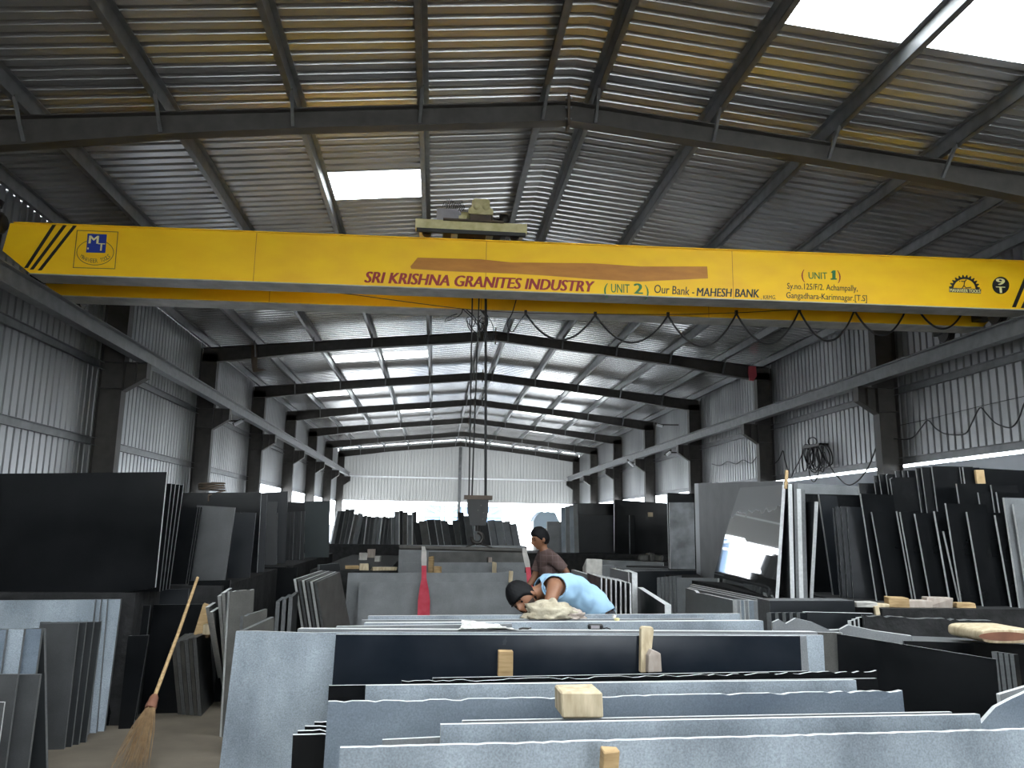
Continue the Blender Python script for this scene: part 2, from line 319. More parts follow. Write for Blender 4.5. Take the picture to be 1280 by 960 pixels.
for k, yf in enumerate(FR):
    for sgn, sd in ((-1, 'left'), (1, 'right')):
        r = empty('roof_rafter', (sgn*3.8, yf, 5.7), 'dark steel %s roof rafter of the frame %s' % (sd, FN[k]), 'rafter', 'steel roof rafters')
        xs = [0.012, 1.8, 3, 4.7, 6.2, 7.3, 7.66]
        mb = MB()
        for a, b in zip(xs, xs[1:]):
            for (y0, y1, top, bot) in ((yf-.006, yf+.006, 0, 0),):
                mb.prism([(sgn*a, y0, zbot(a)), (sgn*b, y0, zbot(b)), (sgn*b, y0, ztop(b)), (sgn*a, y0, ztop(a))], (0, y1-y0, 0))
            mb.prism([(sgn*a, yf-.085, zbot(a)), (sgn*b, yf-.085, zbot(b)), (sgn*b, yf-.085, zbot(b)+.014), (sgn*a, yf-.085, zbot(a)+.014)], (0, .17, 0))
            mb.prism([(sgn*a, yf-.085, ztop(a)-.014), (sgn*b, yf-.085, ztop(b)-.014), (sgn*b, yf-.085, ztop(b)), (sgn*a, yf-.085, ztop(a))], (0, .17, 0))
        mb.build('beam', M_STEEL, r)
        pl = MB().box((sgn*.001, yf-.10, 6.50), (sgn*.014, yf+.10, 6.93)).build('apex_plate', M_RUST, r)
        if k < 3:
            for zz in (6.60, 6.75, 6.88):
                MB().lathe((sgn*.001, yf-.06, zz), (sgn, 0, 0), [(0, .014), (.04, .014)], 6).build('bolt', M_PURL, pl)
        for p in PUR[:5]:
            x = sgn*p; b = MB()
            b.tube([(x, yf-.47, ztop(p)+.03), (x+sgn*.03, yf-.10, zbot(p)+.02)], .026, 4, smooth=False)
            b.build('fly_brace', M_PURL, r)
        # column
        c = empty('steel_column', (sgn*7.48, yf, 0), 'dark steel column on the %s wall of the frame %s' % (sd, FN[k]), 'column', 'steel columns')
        mb = MB(); mb.box((sgn*7.272, yf-.006, 0), (sgn*7.678, yf+.006, 5.95))
        mb.box((sgn*7.26, yf-.11, 0), (sgn*7.274, yf+.11, 5.73)); mb.box((sgn*7.676, yf-.11, 0), (sgn*7.69, yf+.11, 6.06))
        mb.box((sgn*7.26, yf-.1, 5.70), (sgn*7.69, yf+.1, 5.714)); mb.box((sgn*7.26, yf-.1, 4.49), (sgn*7.69, yf+.1, 4.504)); mb.box((sgn*7.26, yf-.1, 4.0), (sgn*7.69, yf+.1, 4.012))
        mb.build('shaft', M_STEEL, c)
        MB().box((sgn*7.2, yf-.16, 0), (sgn*7.73, yf+.16, .02)).build('base_plate', M_STEEL, c)
        b = MB(); b.prism([(sgn*7.258, yf-.008, 3.95), (sgn*7.258, yf-.008, 4.49), (sgn*6.86, yf-.008, 4.49), (sgn*6.86, yf-.008, 4.22)], (0, .016, 0))
        b.box((sgn*7.258, yf-.1, 4.478), (sgn*6.85, yf+.1, 4.492)); b.box((sgn*6.862, yf-.1, 4.2), (sgn*6.85, yf+.1, 4.49))
        b.prism([(sgn*7.258, yf-.1, 3.95), (sgn*6.86, yf-.1, 4.21), (sgn*6.86, yf-.1, 4.224), (sgn*7.258, yf-.1, 3.964)], (0, .2, 0))
        b.box((sgn*7.05, yf-.1, 4.12), (sgn*7.06, yf+.1, 4.48)); b.build('crane_bracket', M_STEEL, c)
PN = ['at the ridge', 'second from the ridge', 'third from the ridge', 'fourth from the ridge', 'fifth from the ridge', 'along the eave']
for sgn, sd in ((-1, 'left'), (1, 'right')):
    for i, p in enumerate(PUR):
        t = math.atan(RS)*-sgn; x = sgn*p; zb = ztop(p)+.002; h = .182; mb = MB()
        mb.box((x-.004, YB, zb), (x+.004, YE-.1, zb+h)); mb.box((x-.004, YB, zb), (x+sgn*.065, YE-.1, zb+.008)); mb.box((x-sgn*.065, YB, zb+h-.008), (x+.004, YE-.1, zb+h))
        mb.box((x+sgn*.057, YB, zb), (x+sgn*.065, YE-.1, zb+.025))
        tag(mb.build('roof_purlin', M_PURL), 'long grey steel purlin under the %s roof slope, %s' % (sd, PN[i]), 'purlin', 'roof purlins')
    g = MB(); x = sgn*6.95
    g.box((x-.006, YB, 4.51), (x+.006, YE-.2, 4.75)); g.box((x-.09, YB, 4.494), (x+.09, YE-.2, 4.51)); g.box((x-.09, YB, 4.74), (x+.09, YE-.2, 4.757))
    go = tag(g.build('crane_runway_beam', M_PURL), 'long steel crane runway beam on brackets along the %s wall' % sd, 'beam')
    MB().box((x-.02, YB, 4.757), (x+.02, YE-.2, 4.79)).build('rail', M_RUST, go)
    for z, nm in ((4.42, 'upper'), (3.02, 'lower')):
        mb = MB(); mb.box((sgn*7.70, YB, z-.07), (sgn*7.692, YE-.15, z+.07)); mb.box((sgn*7.70, YB, z+.062), (sgn*7.64, YE-.15, z+.07)); mb.box((sgn*7.70, YB, z-.07), (sgn*7.64, YE-.15, z-.062))
        tag(mb.build('wall_girt', M_PURL), '%s horizontal steel girt along the %s wall sheeting' % (nm, sd), 'girt', 'wall girts')
mb = MB().box((-7.2, 51.07, 4.47), (7.2, 51.14, 4.57)); tag(mb.build('wall_girt', M_WHITEP), 'pale horizontal girt across the far end wall', 'girt', 'wall girts')
mb = MB().box((-.06, 50.93, 0), (.06, 51.1, 6.5)); mb.box((-.1, 50.9, 0), (.1, 50.93, 6.5)); tag(mb.build('end_wall_post', M_PURL), 'slim steel post in the middle of the far end wall', 'post')
#%%CRANE
# ------------------------------------------------------------------ the crane
YF = 10.5
def gt(x): return 5.52+.011*x
def gb(x): return 4.815+.007*x
def girder(y0, y1, xl, xr, label, dz=0, tl=.38, tr=.38):
    g = empty('crane_girder', ((xl+xr)/2, (y0+y1)/2, gb(0)), label, 'crane girder', 'crane girders')
    poly = [(xl+tl, gb(xl+tl)+dz), (xr-tr, gb(xr-tr)+dz), (xr, gt(xr)-.38), (xr-.05, gt(xr)+dz), (xl+.05, gt(xl)+dz), (xl, gt(xl)-.38)]
    mb = MB().prism([(x, y0, z) for x, z in poly], (0, y1-y0, 0)); mb.build('box_beam', M_YEL, g)
    e = .025
    MB().prism([(xl+tl, y0-e, gb(xl+tl)+dz-.014), (xr-tr, y0-e, gb(xr-tr)+dz-.014), (xr-tr, y0-e, gb(xr-tr)+dz), (xl+tl, y0-e, gb(xl+tl)+dz)], (0, y1-y0+2*e, 0)).build('bottom_flange', M_YDIRT, g)
    MB().prism([(xl+.1, y0-e, gt(xl)+dz), (xr-.1, y0-e, gt(xr)+dz), (xr-.1, y0-e, gt(xr)+dz+.014), (xl+.1, y0-e, gt(xl)+dz+.014)], (0, y1-y0+2*e, 0)).build('top_flange', M_YEL, g)
    MB().prism([(xl+.2, (y0+y1)/2-.02, gt(xl)+dz+.014), (xr-.2, (y0+y1)/2-.02, gt(xr)+dz+.014), (xr-.2, (y0+y1)/2-.02, gt(xr)+dz+.05), (xl+.2, (y0+y1)/2-.02, gt(xl)+dz+.05)], (0, .04, 0)).build('trolley_rail', M_RUST, g)
    for xx in (-4.0, -.9, 2.6):
        MB().box((xx, y0-.0015, gb(xx)+dz+.005), (xx+.008, y0+.001, gt(xx)+dz-.005)).build('weld_seam', M_ORANGE, g)
    return g
G1 = girder(YF, 10.84, -7.2, 7.55, 'near yellow crane girder with painted lettering, spanning the shed')
G2 = girder(11.53, 11.87, -7.3, 7.45, 'plain yellow crane girder behind the lettered one', dz=0)
def on_face(u, v, d=.003): p = at(u, v, YF-d); return Vector((p.x, YF-d, p.z))
def facepoly(name, pxs, mt, d=.003, par=None):
    p = [on_face(u, v, d) for u, v in pxs]; mb = MB().prism(p, (0, d-.0005, 0)); return mb.build(name, mt, par or G1)
def text_mesh(s, shear=0, bold=0):
    cu = bpy.data.curves.new('t', 'FONT'); cu.body = s; cu.size = 1; cu.shear = shear; cu.offset = bold; cu.resolution_u = 3
    o = bpy.data.objects.new('t', cu); COL.objects.link(o); dg = bpy.context.evaluated_depsgraph_get(); dg.update()
    me = bpy.data.meshes.new_from_object(o.evaluated_get(dg)); vs = [v.co.copy() for v in me.vertices]; fs = [list(p.vertices) for p in me.polygons]
    bpy.data.objects.remove(o); bpy.data.curves.remove(cu); bpy.data.meshes.remove(me); return vs, fs
def lettering(s, bl, br, cap, mt, shear=0, bold=0, part='lettering', d=.004, par=None, th=.0012):
    """text whose baseline runs between two points on the girder face; cap = cap height there"""
    vs, fs = text_mesh(s, shear, 0)
    x0 = min(v.x for v in vs); x1 = max(v.x for v in vs)
    a = on_face(*bl, d); b = on_face(*br, d); sc = (b-a)/(x1-x0); hy = cap/.70
    hs = (on_face(bl[0], bl[1]-10, d)-a).length/10
    mb = MB()
    for k in ((-1, 0, 1) if bold else (0,)):                          # heavier strokes
        mb.add([a+sc*(v.x-x0+k*bold)+Vector((0, -.0007*(k+1), v.y*hy*hs)) for v in vs], fs)
    return mb.build(part, mt, par or G1)
facepoly('painted_over_band', [(513,333),(522,322),(600,324),(640,328),(740,329),(800,333),(884,333),(885,348),(820,351),(800,352),(740,349),(690,345),(640,342),(560,339),(514,336)], M_ORANGE, .002)
lettering('SRI KRISHNA GRANITES INDUSTRY', (456,353), (743,365), 14, M_RED, .22, .045)
lettering('(', (755,368), (760,368.2), 14, M_GREEN); lettering('UNIT', (764,365.5), (787,366.2), 11, M_GREEN, 0, .01); lettering('2', (793,367), (803,367.4), 13, M_GREEN, 0, .035); lettering(')', (806,370), (811,370.2), 14, M_GREEN)
lettering('Our Bank -', (818,366), (868,369.5), 10.5, M_BLACK, .12, .01); lettering('MAHESH BANK', (871,370), (949,372), 10.5, M_BLACK, .15, .03); lettering(', KRMG.', (951,374), (970,374), 5, M_BLACK, .1)
lettering('(', (1002,349), (1006,349), 12, M_RED); lettering('UNIT', (1011,348.5), (1034,349), 8.5, M_GREEN, 0, .01); facepoly('lettering', [(1038.5,340.5),(1041,338),(1044.5,338),(1044.5,348),(1046,348),(1046,349.5),(1038.5,349.5),(1038.5,348),(1040.5,348),(1040.5,341)], M_GREEN, .004); lettering(')', (1047,350), (1051,350), 12, M_RED)
lettering('Sy.no.125/F/2. Achampally,', (984,361), (1072,364), 7.5, M_BLACK, .05, .006); lettering('Gangadhara-Karimnagar.[T.S]', (983,372.5), (1084,376.5), 7.5, M_BLACK, .05, .006)
for a, b in (((66,280),(30,335)), ((79,281),(37,337)), ((92,281),(47,338))):
    facepoly('hazard_stripe', [(a[0],a[1]),(a[0]+4.8,a[1]),(b[0]+4.8,b[1]),(b[0],b[1])], M_BLACK)
for a, b in (((1283,340),(1265,384)), ((1296,342),(1276,385)), ((1309,342),(1289,386))):
    facepoly('hazard_stripe', [(a[0],a[1]),(a[0]+5.5,a[1]),(b[0]+5,b[1]),(b[0],b[1])], M_BLACK)
def frame_line(pts, w, mt, name, closed=True):
    mb = MB(); p = [on_face(*q, .004) for q in pts]; n = len(p)
    for i in range(n if closed else n-1):
        a, b = p[i], p[(i+1) % n]; t = (b-a).normalized(); nn = Vector((-t.z, 0, t.x))*w/2
        mb.add([a-nn-t*w/2, b-nn+t*w/2, b+nn+t*w/2, a+nn-t*w/2], [(0,1,2,3)])
    return mb.build(name, mt, G1)
frame_line([(96.5,288),(147.5,290),(143.5,336),(91.5,334.5)], .009, M_RUST, 'logo_frame')
frame_line([(119+23*math.cos(t), 315.5+15.8*math.sin(t)) for t in [math.radians(-62+k*304/40) for k in range(41)]], .008, M_RUST, 'logo_ellipse', False)
sq = facepoly('logo_square', [(109.5,292),(133.5,293),(131.5,316),(107.5,315.5)], M_NAVY, .006)
lettering('M', (111,304.2), (122.5,304.6), 10, M_CREAM, 0, .03, 'logo_letter', .009); lettering('T', (122,313.2), (130,313.6), 9.5, M_CREAM, 0, .03, 'logo_letter', .009)
facepoly('logo_dot', [(109,309.5),(110.8,309.5),(110.8,311.6),(109,311.6)], M_CREAM, .008)
def arc_text(s, fn, cap, mt, part):
    mb = MB(); n = len(s)
    for i, ch in enumerate(s):
        if ch == ' ': continue
        u, v, ang, w = fn(i/(n-1)); vs, fs = text_mesh(ch, 0, 0); x0 = min(q.x for q in vs); x1 = max(q.x for q in vs)
        k = w/max(x1-x0, .35); out = []
        for q in vs:
            px = (q.x-(x0+x1)/2)*k; py = q.y*cap/.7
            out.append(on_face(u+px*math.cos(ang)+py*math.sin(ang), v+px*math.sin(ang)-py*math.cos(ang), .004))
        mb.add(out, fs)
    mb.build(part, mt, G1)
def fn(t): a = math.radians(152-t*124); return 119+20.5*math.cos(a), 316+11.5*math.sin(a)+1, (.5-t)*1.1, 2.6
arc_text('MAHAVEER TOOLS', fn, 5.2, M_RUST, 'logo_name')
# gear logo
pts = []
for k in range(0, 49):
    a = math.radians(180-k*180/48); rr = 19.5 if (k//2) % 2 else 16.6; pts.append((1205.5+rr*math.cos(a)*1.0, 361-rr*.92*math.sin(a)+.6))
inner = [(1205.5+13.8*math.cos(math.radians(a)), 361.3-12.6*math.sin(math.radians(a))) for a in range(0, 181, 12)]
mb = MB(); P_ = [on_face(*q, .004) for q in pts]; Q_ = [on_face(1205.5+13.8*math.cos(math.radians(180-k*180/48)), 361.4-12.6*math.sin(math.radians(180-k*180/48)), .004) for k in range(49)]
mb.add(P_+Q_, [(k, k+1, 49+k+1, 49+k) for k in range(48)]); mb.build('gear_emblem', M_BLACK, G1)
facepoly('emblem_plate', [(1186.5,359.5),(1226.5,361.5),(1226,367),(1186.5,365)], M_RUST, .003)
lettering('MAHAVEER TOOLS', (1187.5,364.6), (1225.5,366.2), 4, M_CREAM, 0, .02, d=.005)
mb = MB()
for a, b in (((1206,351),(1205,357)), ((1205,357),(1202.5,360.5)), ((1205,357),(1208,360.5)), ((1206,352),(1201.5,351.5)), ((1206,352),(1208,349.5)), ((1208,359.8),(1214,359.2)), ((1199,351),(1200,352))):
    A_, B_ = on_face(*a, .004), on_face(*b, .004); t = (B_-A_).normalized(); nn = Vector((-t.z, 0, t.x))*.007; mb.add([A_-nn, B_-nn, B_+nn, A_+nn], [(0,1,2,3)])
mb.build('emblem_figure', M_BLACK, G1)
facepoly('load_disc', [(1251+10.6*math.cos(math.radians(a)), 356.7+10.8*math.sin(math.radians(a))) for a in range(0, 360, 12)], M_BLACK, .003)
lettering('9', (1246,356), (1256,356.4), 8.2, M_CREAM, 0, .03, d=.006); lettering('T', (1246,366), (1256.5,366.4), 8, M_CREAM, 0, .03, d=.006)
# end carriages
for sgn, sd in ((-1, 'left'), (1, 'right')):
    e = empty('end_carriage', (sgn*6.95, 11.2, 4.79), 'greasy wheeled end carriage under the %s end of the yellow crane' % sd, 'crane carriage')
    zb = 4.93; x = sgn*6.95+(.0 if sgn < 0 else .12)
    x = sgn*6.98
    mb = MB().box((x-.11, 10.87, zb), (x+.11, 11.50, zb+.3)); mb.box((x-.11, 11.90, zb), (x+.11, 12.5, zb+.3)); mb.build('carriage_beam', M_GREASE, e)
    for yy in (11.05, 12.3):
        MB().lathe((x-.06, yy, 4.93), (1, 0, 0), [(0, .14), (.03, .14), (.031, .115), (.09, .115), (.091, .14), (.12, .14)], 20).build('wheel', M_GREASE, e)
    if sgn < 0:
        mo = MB().lathe((-7.34, 10.45, 5.42), (1, 0, 0), [(-.22, .09), (-.2, .14), (.12, .14), (.15, .1)], 16); mo.box((-7.5, 10.3, 5.1), (-7.22, 10.47, 5.27)); mo.lathe((-7.33, 10.4, 5.62), (0, 0, 1), [(0, .1), (.08, .12), (.12, .05)], 12)
        mo.tube([(-7.4, 10.35, 5.7), (-7.33, 10.3, 5.82), (-7.25, 10.35, 5.72), (-7.24, 10.4, 5.5)], .015, 6); mo.build('travel_motor', M_GREASE, e)
# trolley
T = empty('hoist_trolley', (-.75, 11.2, 5.57), 'grimy cream hoist trolley with motor standing on the yellow girders', 'hoist')
zt = 5.60
def TX(u): return at(u, 292, 10.62).x
xa, xb = TX(519), TX(658)
MB().box((xa, 10.55, zt+.07), (xb, 10.68, zt+.21)).build('side_frame', M_TROL, T)
MB().box((xa, 11.66, zt+.07), (xb, 11.79, zt+.21)).build('side_frame', M_TROL, T)
mb = MB()
for q in (xa+.05, xa+.5, xb-.55, xb-.12): mb.box((q, 10.68, zt+.09), (q+.09, 11.66, zt+.18))
mb.build('cross_frame', M_TROL, T)
MB().box((xa+.38, 10.5, zt+.2), (xb-.33, 11.8, zt+.222)).build('deck', M_RUST, T)
for q in (xa+.16, xb-.16):
    for yy in (10.67, 11.70): MB().lathe((q, yy-.05, zt+.075), (0, 1, 0), [(0, .07), (.1, .07)], 16).build('wheel', M_GREASE, T)
MB().box((xa+.02, 10.52, zt+.015), (xb-.02, 10.56, zt+.07)).build('skirt', M_BLACK, T)
mb = MB().box((TX(545), 10.7, zt+.222), (TX(572), 11.0, zt+.44)); mb.lathe((TX(572), 10.85, zt+.35), (-1, 0, 0), [(-.04, .1), (0, .13), (.22, .13), (.26, .09)], 16); mb.build('hoist_motor', M_MOTOR, T)
mb = MB()
for k in range(9):
    a = k*.8; mb.tube([(TX(552)+.03*k, 10.68, zt+.46), (TX(552)+.03*k+.03, 10.66, zt+.54+.03*math.sin(a)), (TX(554)+.03*k+.05, 10.7, zt+.47), (TX(556)+.03*k, 10.75, zt+.44)], .008, 5)
mb.build('wiring', M_RUB, T)
mb = MB().box((TX(587), 10.66, zt+.222), (TX(614), 10.95, zt+.36)); mb.build('gearbox_base', M_RUST, T)
cx_ = (TX(585)+TX(616))/2; w_ = TX(616)-TX(585)
gx = MB().prism([(cx_-w_*.5, 10.64, zt+.36), (cx_+w_*.5, 10.64, zt+.36), (cx_+w_*.5, 10.64, zt+.43), (cx_+w_*.36, 10.64, zt+.47), (cx_+w_*.36, 10.64, zt+.56), (cx_+w_*.25, 10.64, zt+.59), (cx_-w_*.25, 10.64, zt+.59), (cx_-w_*.36, 10.64, zt+.56), (cx_-w_*.36, 10.64, zt+.47), (cx_-w_*.5, 10.64, zt+.43)], (0, .34, 0))
gbx = gx.build('gearbox', M_TROL, T)
MB().lathe((cx_-.06, 10.64, zt+.47), (0, -1, 0), [(0, .05), (.03, .045), (.035, .02)], 14).build('bearing_cap', M_TROL, gbx)
MB().lathe((cx_+.07, 10.64, zt+.47), (0, -1, 0), [(0, .05), (.03, .045), (.035, .02)], 14).build('bearing_cap', M_TROL, gbx)
mb = MB().box((TX(573), 10.68, zt+.24), (TX(583), 10.85, zt+.34)); mb.lathe((TX(576), 10.75, zt+.38), (1, 0, 0), [(0, .04), (.1, .04), (.1, .06), (.14, .06)], 12); mb.build('brake_unit', M_TROL, T)
mb = MB().lathe((TX(617), 10.8, zt+.34), (1, 0, 0), [(0, .03), (.09, .03), (.09, .1), (.2, .1), (.22, .06)], 16); mb.build('coupling_drum', M_GREASE, T)
MB().lathe((TX(574), 11.25, zt+.4), (1, 0, 0), [(0, .16), (.02, .16), (.02, .13), (.5, .13), (.5, .16), (.52, .16)], 20).build('rope_drum', M_GREASE, T)
# hook block on its ropes
YH = 11.2
hb = at(598, 625, YH); HK = empty('hook_block', (hb.x, YH, at(598, 690, YH).z), 'black pulley hook block hanging on four wire ropes from the crane trolley', 'hook block')
def hp(u, v, dy=0): return at(u, v, YH)+Vector((0, dy, 0))
mb = MB(); tl_, tr_ = hp(584, 624), hp(610, 624); bl_, br_ = hp(588.5, 657), hp(607, 657); ml, mr = hp(584.5, 640), hp(610, 638)
for d0, d1 in ((-.10, -.07), (.07, .10)): mb.prism([p+Vector((0, d0, 0)) for p in (tl_, ml, bl_, br_, mr, tr_)], (0, d1-d0, 0))
mb.build('side_plate', M_BLACK, HK)
MB().box((hp(580, 620).x, YH-.11, hp(598, 624.5).z), (hp(615, 620).x, YH+.11, hp(598, 619.5).z)).build('crosshead', M_RUST, HK)
for k in (-.03, .03): MB().lathe((hb.x, YH+k-.02, hp(598, 638).z), (0, 1, 0), [(0, .14), (.006, .14), (.012, .12), (.028, .12), (.034, .14), (.04, .14)], 20).build('pulley', M_GREASE, HK)
for u, v in ((601, 632), (604, 641), (603, 649), (597, 638)): p = hp(u, v); MB().lathe(p+Vector((0, -.10, 0)), (0, -1, 0), [(0, .012), (.012, .012)], 6).build('bolt', M_STEEL, HK)
mb = MB()
mb.tube([hp(597, 655), hp(596.5, 664)], .035, 8); c_ = hp(596.5, 672)
mb.tube([c_+Vector((.075*math.sin(a), 0, .075*math.cos(a))) for a in [k*math.pi*1.55/14 for k in range(15)]], .026, 8); mb.build('hook', M_GREASE, HK)
for (u0, u1, dy) in ((589.5, 586.0, -.04), (600, 590, .04), (604.5, 606, -.04), (606.3, 608, .05)):
    MB().tube([(at(u0, 372, YH).x, YH+dy, zt+.35), tuple(hp(u1, 622, dy))], .011, 6).build('wire_rope', M_RUB, HK)
# spreader bar, chains, slings
sb0, sb1 = hp(499, 684), hp(656, 688)
S = empty('spreader_bar', ((sb0.x+sb1.x)/2, YH, sb0.z), 'thin dark lifting bar with chains under the hook block', 'lifting bar')
MB().tube([sb0, sb1], .03, 8).build('bar', M_STEEL, S)
for u in (580, 616):
    mb = MB(); a = c_+Vector((0, 0, -.07)); b = hp(u, 685); n = 9
    for i in range(n):
        p = a.lerp(b, (i+.5)/n); t = (b-a).normalized()*.026; s_ = Vector((0, .014, 0)) if i % 2 else Vector((.014, 0, .0))
        mb.tube([p-t-s_, p+t-s_, p+t+s_, p-t+s_, p-t-s_], .006, 5)
    mb.build('chain', M_GREASE, S)
#%%SLABS
# ------------------------------------------------------------------ stone slabs
TIER = 1.04
def slab(label, tl, tr, zb, lean=.10, sx=0, th=.022, mt=M_DARK, me=None, rough=0, group=None, name='granite_slab', top=None, cutb=0, sxr=None, ub=None):
    """upright slab from its visible top edge: tl, tr = (pixel x, pixel y, distance); zb = height of what it stands on"""
    a, b = at(*tl), at(*tr); d = Vector((b.x-a.x, b.y-a.y, 0)); L = d.length; d.normalize()
    n = Vector((d.y, -d.x, 0))
    mid = (a+b)/2
    if n.dot(CAM-mid) < 0: n = -n
    h = ((a.z+b.z)/2-zb)
    bl = Vector((a.x, a.y, zb))+n*lean*h+d*sx; br = Vector((b.x, b.y, zb))+n*lean*h+d*(sx if sxr is None else sxr)
    if ub:
        def fit(p, u):
            for _ in range(4):
                e = .01; f0 = px(p)-u; f1 = px(p+d*e)-u; p = p-d*(e*f0/(f1-f0))
            return p
        if ub[0] is not None: bl = fit(bl, ub[0])
        if ub[1] is not None: br = fit(br, ub[1])
    fn_ = (b-a).cross(bl-a).normalized()
    if fn_.dot(CAM-mid) > 0: fn_ = -fn_
    topline = [a]
    if rough:
        k = max(6, int(L/.03))
        for i in range(1, k): p = a.lerp(b, i/k); topline.append(p+Vector((0, 0, -rough*random.random()**2))+(bl-a).normalized()*0)
    elif top:
        for s_, dz in top: topline.append(a.lerp(b, s_)+Vector((0, 0, dz)))
    topline.append(b)
    poly = [bl]+topline+([br.lerp(b, cutb*.35), br.lerp(bl, cutb)] if cutb else [br])
    mb = MB().prism(poly, fn_*th, 0, 1)
    o = mb.build(name, [mt, me or (M_DEDGE if mt in (M_POL, M_DARK) else M_EDGE)])
    tag(o, label, 'stone slab', group)
    o['_p'] = (bl.x, bl.y, br.x, br.y)
    return o
def plinth(label, x0, x1, y0, y1, z1=TIER, z0=0.0):
    mb = MB(); nx = max(3, int((x1-x0)/.25)); pts = []
    lo = [(x0, y0), (x1, y0), (x1, y1), (x0, y1)]
    j = lambda: random.uniform(-.012, .012)
    n = 8; ring = []
    for i in range(4):
        a, b = lo[i], lo[(i+1) % 4]
        for k in range(n): ring.append((a[0]+(b[0]-a[0])*k/n+j(), a[1]+(b[1]-a[1])*k/n+j()))
    mb.prism([(x, y, z0) for x, y in ring], (0, 0, z1-z0)); return tag(mb.build('stone_plinth', M_ROCK), label, 'stone block', 'stone blocks under the upper slabs')
#%%FRONT
gF = 'slabs of the big stack in the foreground'
slab('pale grey slab nearest the camera along the bottom edge', (425,935,2.62), (1330,910,2.78), 0, .08, -.02, .03, M_LIGHT, group=gF, rough=.004)
slab('thin pale slab second from the camera, long top edge above the nearest one', (551,906,2.86), (1225,893,2.96), 0, .08, 0, .03, M_LIGHT, group=gF)
slab('short dark-topped slab just behind the second pale slab', (478,925,2.9), (560,921,2.91), 0, .08, 0, .02, M_GREY, group=gF)
slab('narrow-edged slab whose left end shows behind the second pale slab', (578,901,3.0), (1190,890,3.08), 0, .08, 0, .02, M_GREY, group=gF)
slab('blue-grey slab with chipped top behind the large wooden block', (410,877,3.28), (1128,863,3.42), 0, .08, -.01, .03, M_BLUE, rough=.008, group=gF)
slab('pale slab with smooth top edge behind the blue-grey chipped slab', (457,857,3.44), (1070,850,3.54), 0, .08, 0, .03, M_LIGHT, group=gF)
slab('thin black slab with pale edge ending at x shaped corner left', (411,857,3.62), (1096,848,3.72), 0, .08, 0, .02, M_POL, M_EDGE, group=gF)['label'] = 'thin black slab with long pale edge behind the pale smooth-topped slab'
slab('thin broken black slab with white chipped top edge at the right', (502,851,3.72), (1096,838,3.82), 0, .08, 0, .02, M_POL, M_EDGE, rough=.010, group=gF)
slab('short thin black slab behind the chipped black edge', (541,847.5,3.78), (1010,839,3.86), 0, .08, 0, .02, M_POL, M_EDGE, group=gF)
slab('wide black polished slab facing the camera below the newspaper', (420,793,4.42), (1000,795,4.40), 0, .05, -.02, .03, mat('blue_black_granite', (.006,.009,.014), .16, 0, 4, .25, (.012,.016,.023), .22, r_amt=.12), M_EDGE, group=gF)
slab('narrow grey slab edge showing right of the wide black slab', (980,795,4.5), (1008,795,4.5), 0, .07, 0, .03, M_GREY, M_EDGE, group=gF)
slab('large light grey slab standing behind the wide black slab', (295,789,4.56), (1029,794,4.52), 0, .07, -.035, .03, M_LIGHT, group=gF, top=[(.03,.002),(.12,-.006),(.2,.0),(.4,.002)])
slab('long grey slab carrying the newspaper behind the large light grey slab', (372,786,4.72), (1022,790,4.68), 0, .06, 0, .1, M_GREY, M_EDGE, group=gF)
slab('light grey slab below the tape measure, long top edge', (455,779,4.98), (954,776,4.95), 0, .06, 0, .12, M_LIGHT, M_EDGE, group=gF)
slab('short grey slab set at the left of the tape measure slab', (420,783,4.9), (640,780,4.88), 0, .06, 0, .05, M_GREY, M_EDGE, group=gF)
slab('pale slab under the crumpled cloth', (460,770,5.3), (925,767,5.26), 0, .06, 0, .05, M_LIGHT, M_EDGE, group=gF)
slab('dark grey slab just behind the pale slab under the cloth', (452,775,5.2), (880,773,5.18), 0, .06, 0, .03, M_GREY, M_EDGE, group=gF)
for i, (u, v, Y) in enumerate([(366,919,3.55), (372,914,3.62), (381,908,3.69), (393,903,3.76)]):
    slab('%s small black broken slab from the front beside the blue-grey slab' % nth(i), (u,v,Y), (u+55,v-2-i,Y+.02), 0, .05, .01, .025, M_POL, M_EDGE, rough=.012, group='small broken black slabs')
#%%LEFT
gL = 'grey slabs standing on the floor at the left'
M_SLATE = mat('slate_granite', (.026,.0275,.029), .4, 0, 5, .25, (.055,.057,.059), .5, fine=.2)
M_CHAR = mat('charcoal_granite', (.011,.012,.013), .35, 0, 4, .25, (.022,.024,.026), .35, r_amt=.15)
slab('narrow dark slab at the lower left corner, nearest of all', (-40,877,4.95), (5.5,878,4.98), 0, .05, .0, .02, M_SLATE, M_EDGE, group=gL)
slab('dark grey slab second nearest at the lower left', (-60,843,5.2), (22,843,5.25), 0, .05, 0, .03, M_SLATE, M_DEDGE, group=gL)
slab('dark grey slab third nearest at the lower left, pale top edge', (-60,844,5.32), (50,843,5.36), 0, .05, 0, .03, M_SLATE, M_DEDGE, group=gL)
for k in range(3):
    slab('%s pale blue-grey slab from the front at the left edge' % nth(k), (-70,786,5.55+k*.06), (8+k*22,787-k*.4,5.57+k*.06), 0, .05, .0, .03, M_BLUE if k != 1 else M_LIGHT, M_DEDGE, group=gL)
slab('dark slab edge at the right of the pale blue-grey slabs at the left edge', (40,785.5,5.78), (54.5,785.5,5.78), 0, .05, .0, .03, M_CHAR, M_DEDGE, group=gL, ub=(None,58))
for i in range(4):
    slab('%s dark grey slab from the front of the left floor pack' % nth(i), (50,780-i*.8,6.42+i*.06), (98+i*9.5,779-i*.8,6.44+i*.06), 0, .03, .0, .025, M_CHAR if i else M_SLATE, M_DEDGE, rough=.018 if i == 3 else 0, group=gL, ub=(None,80+i*9))
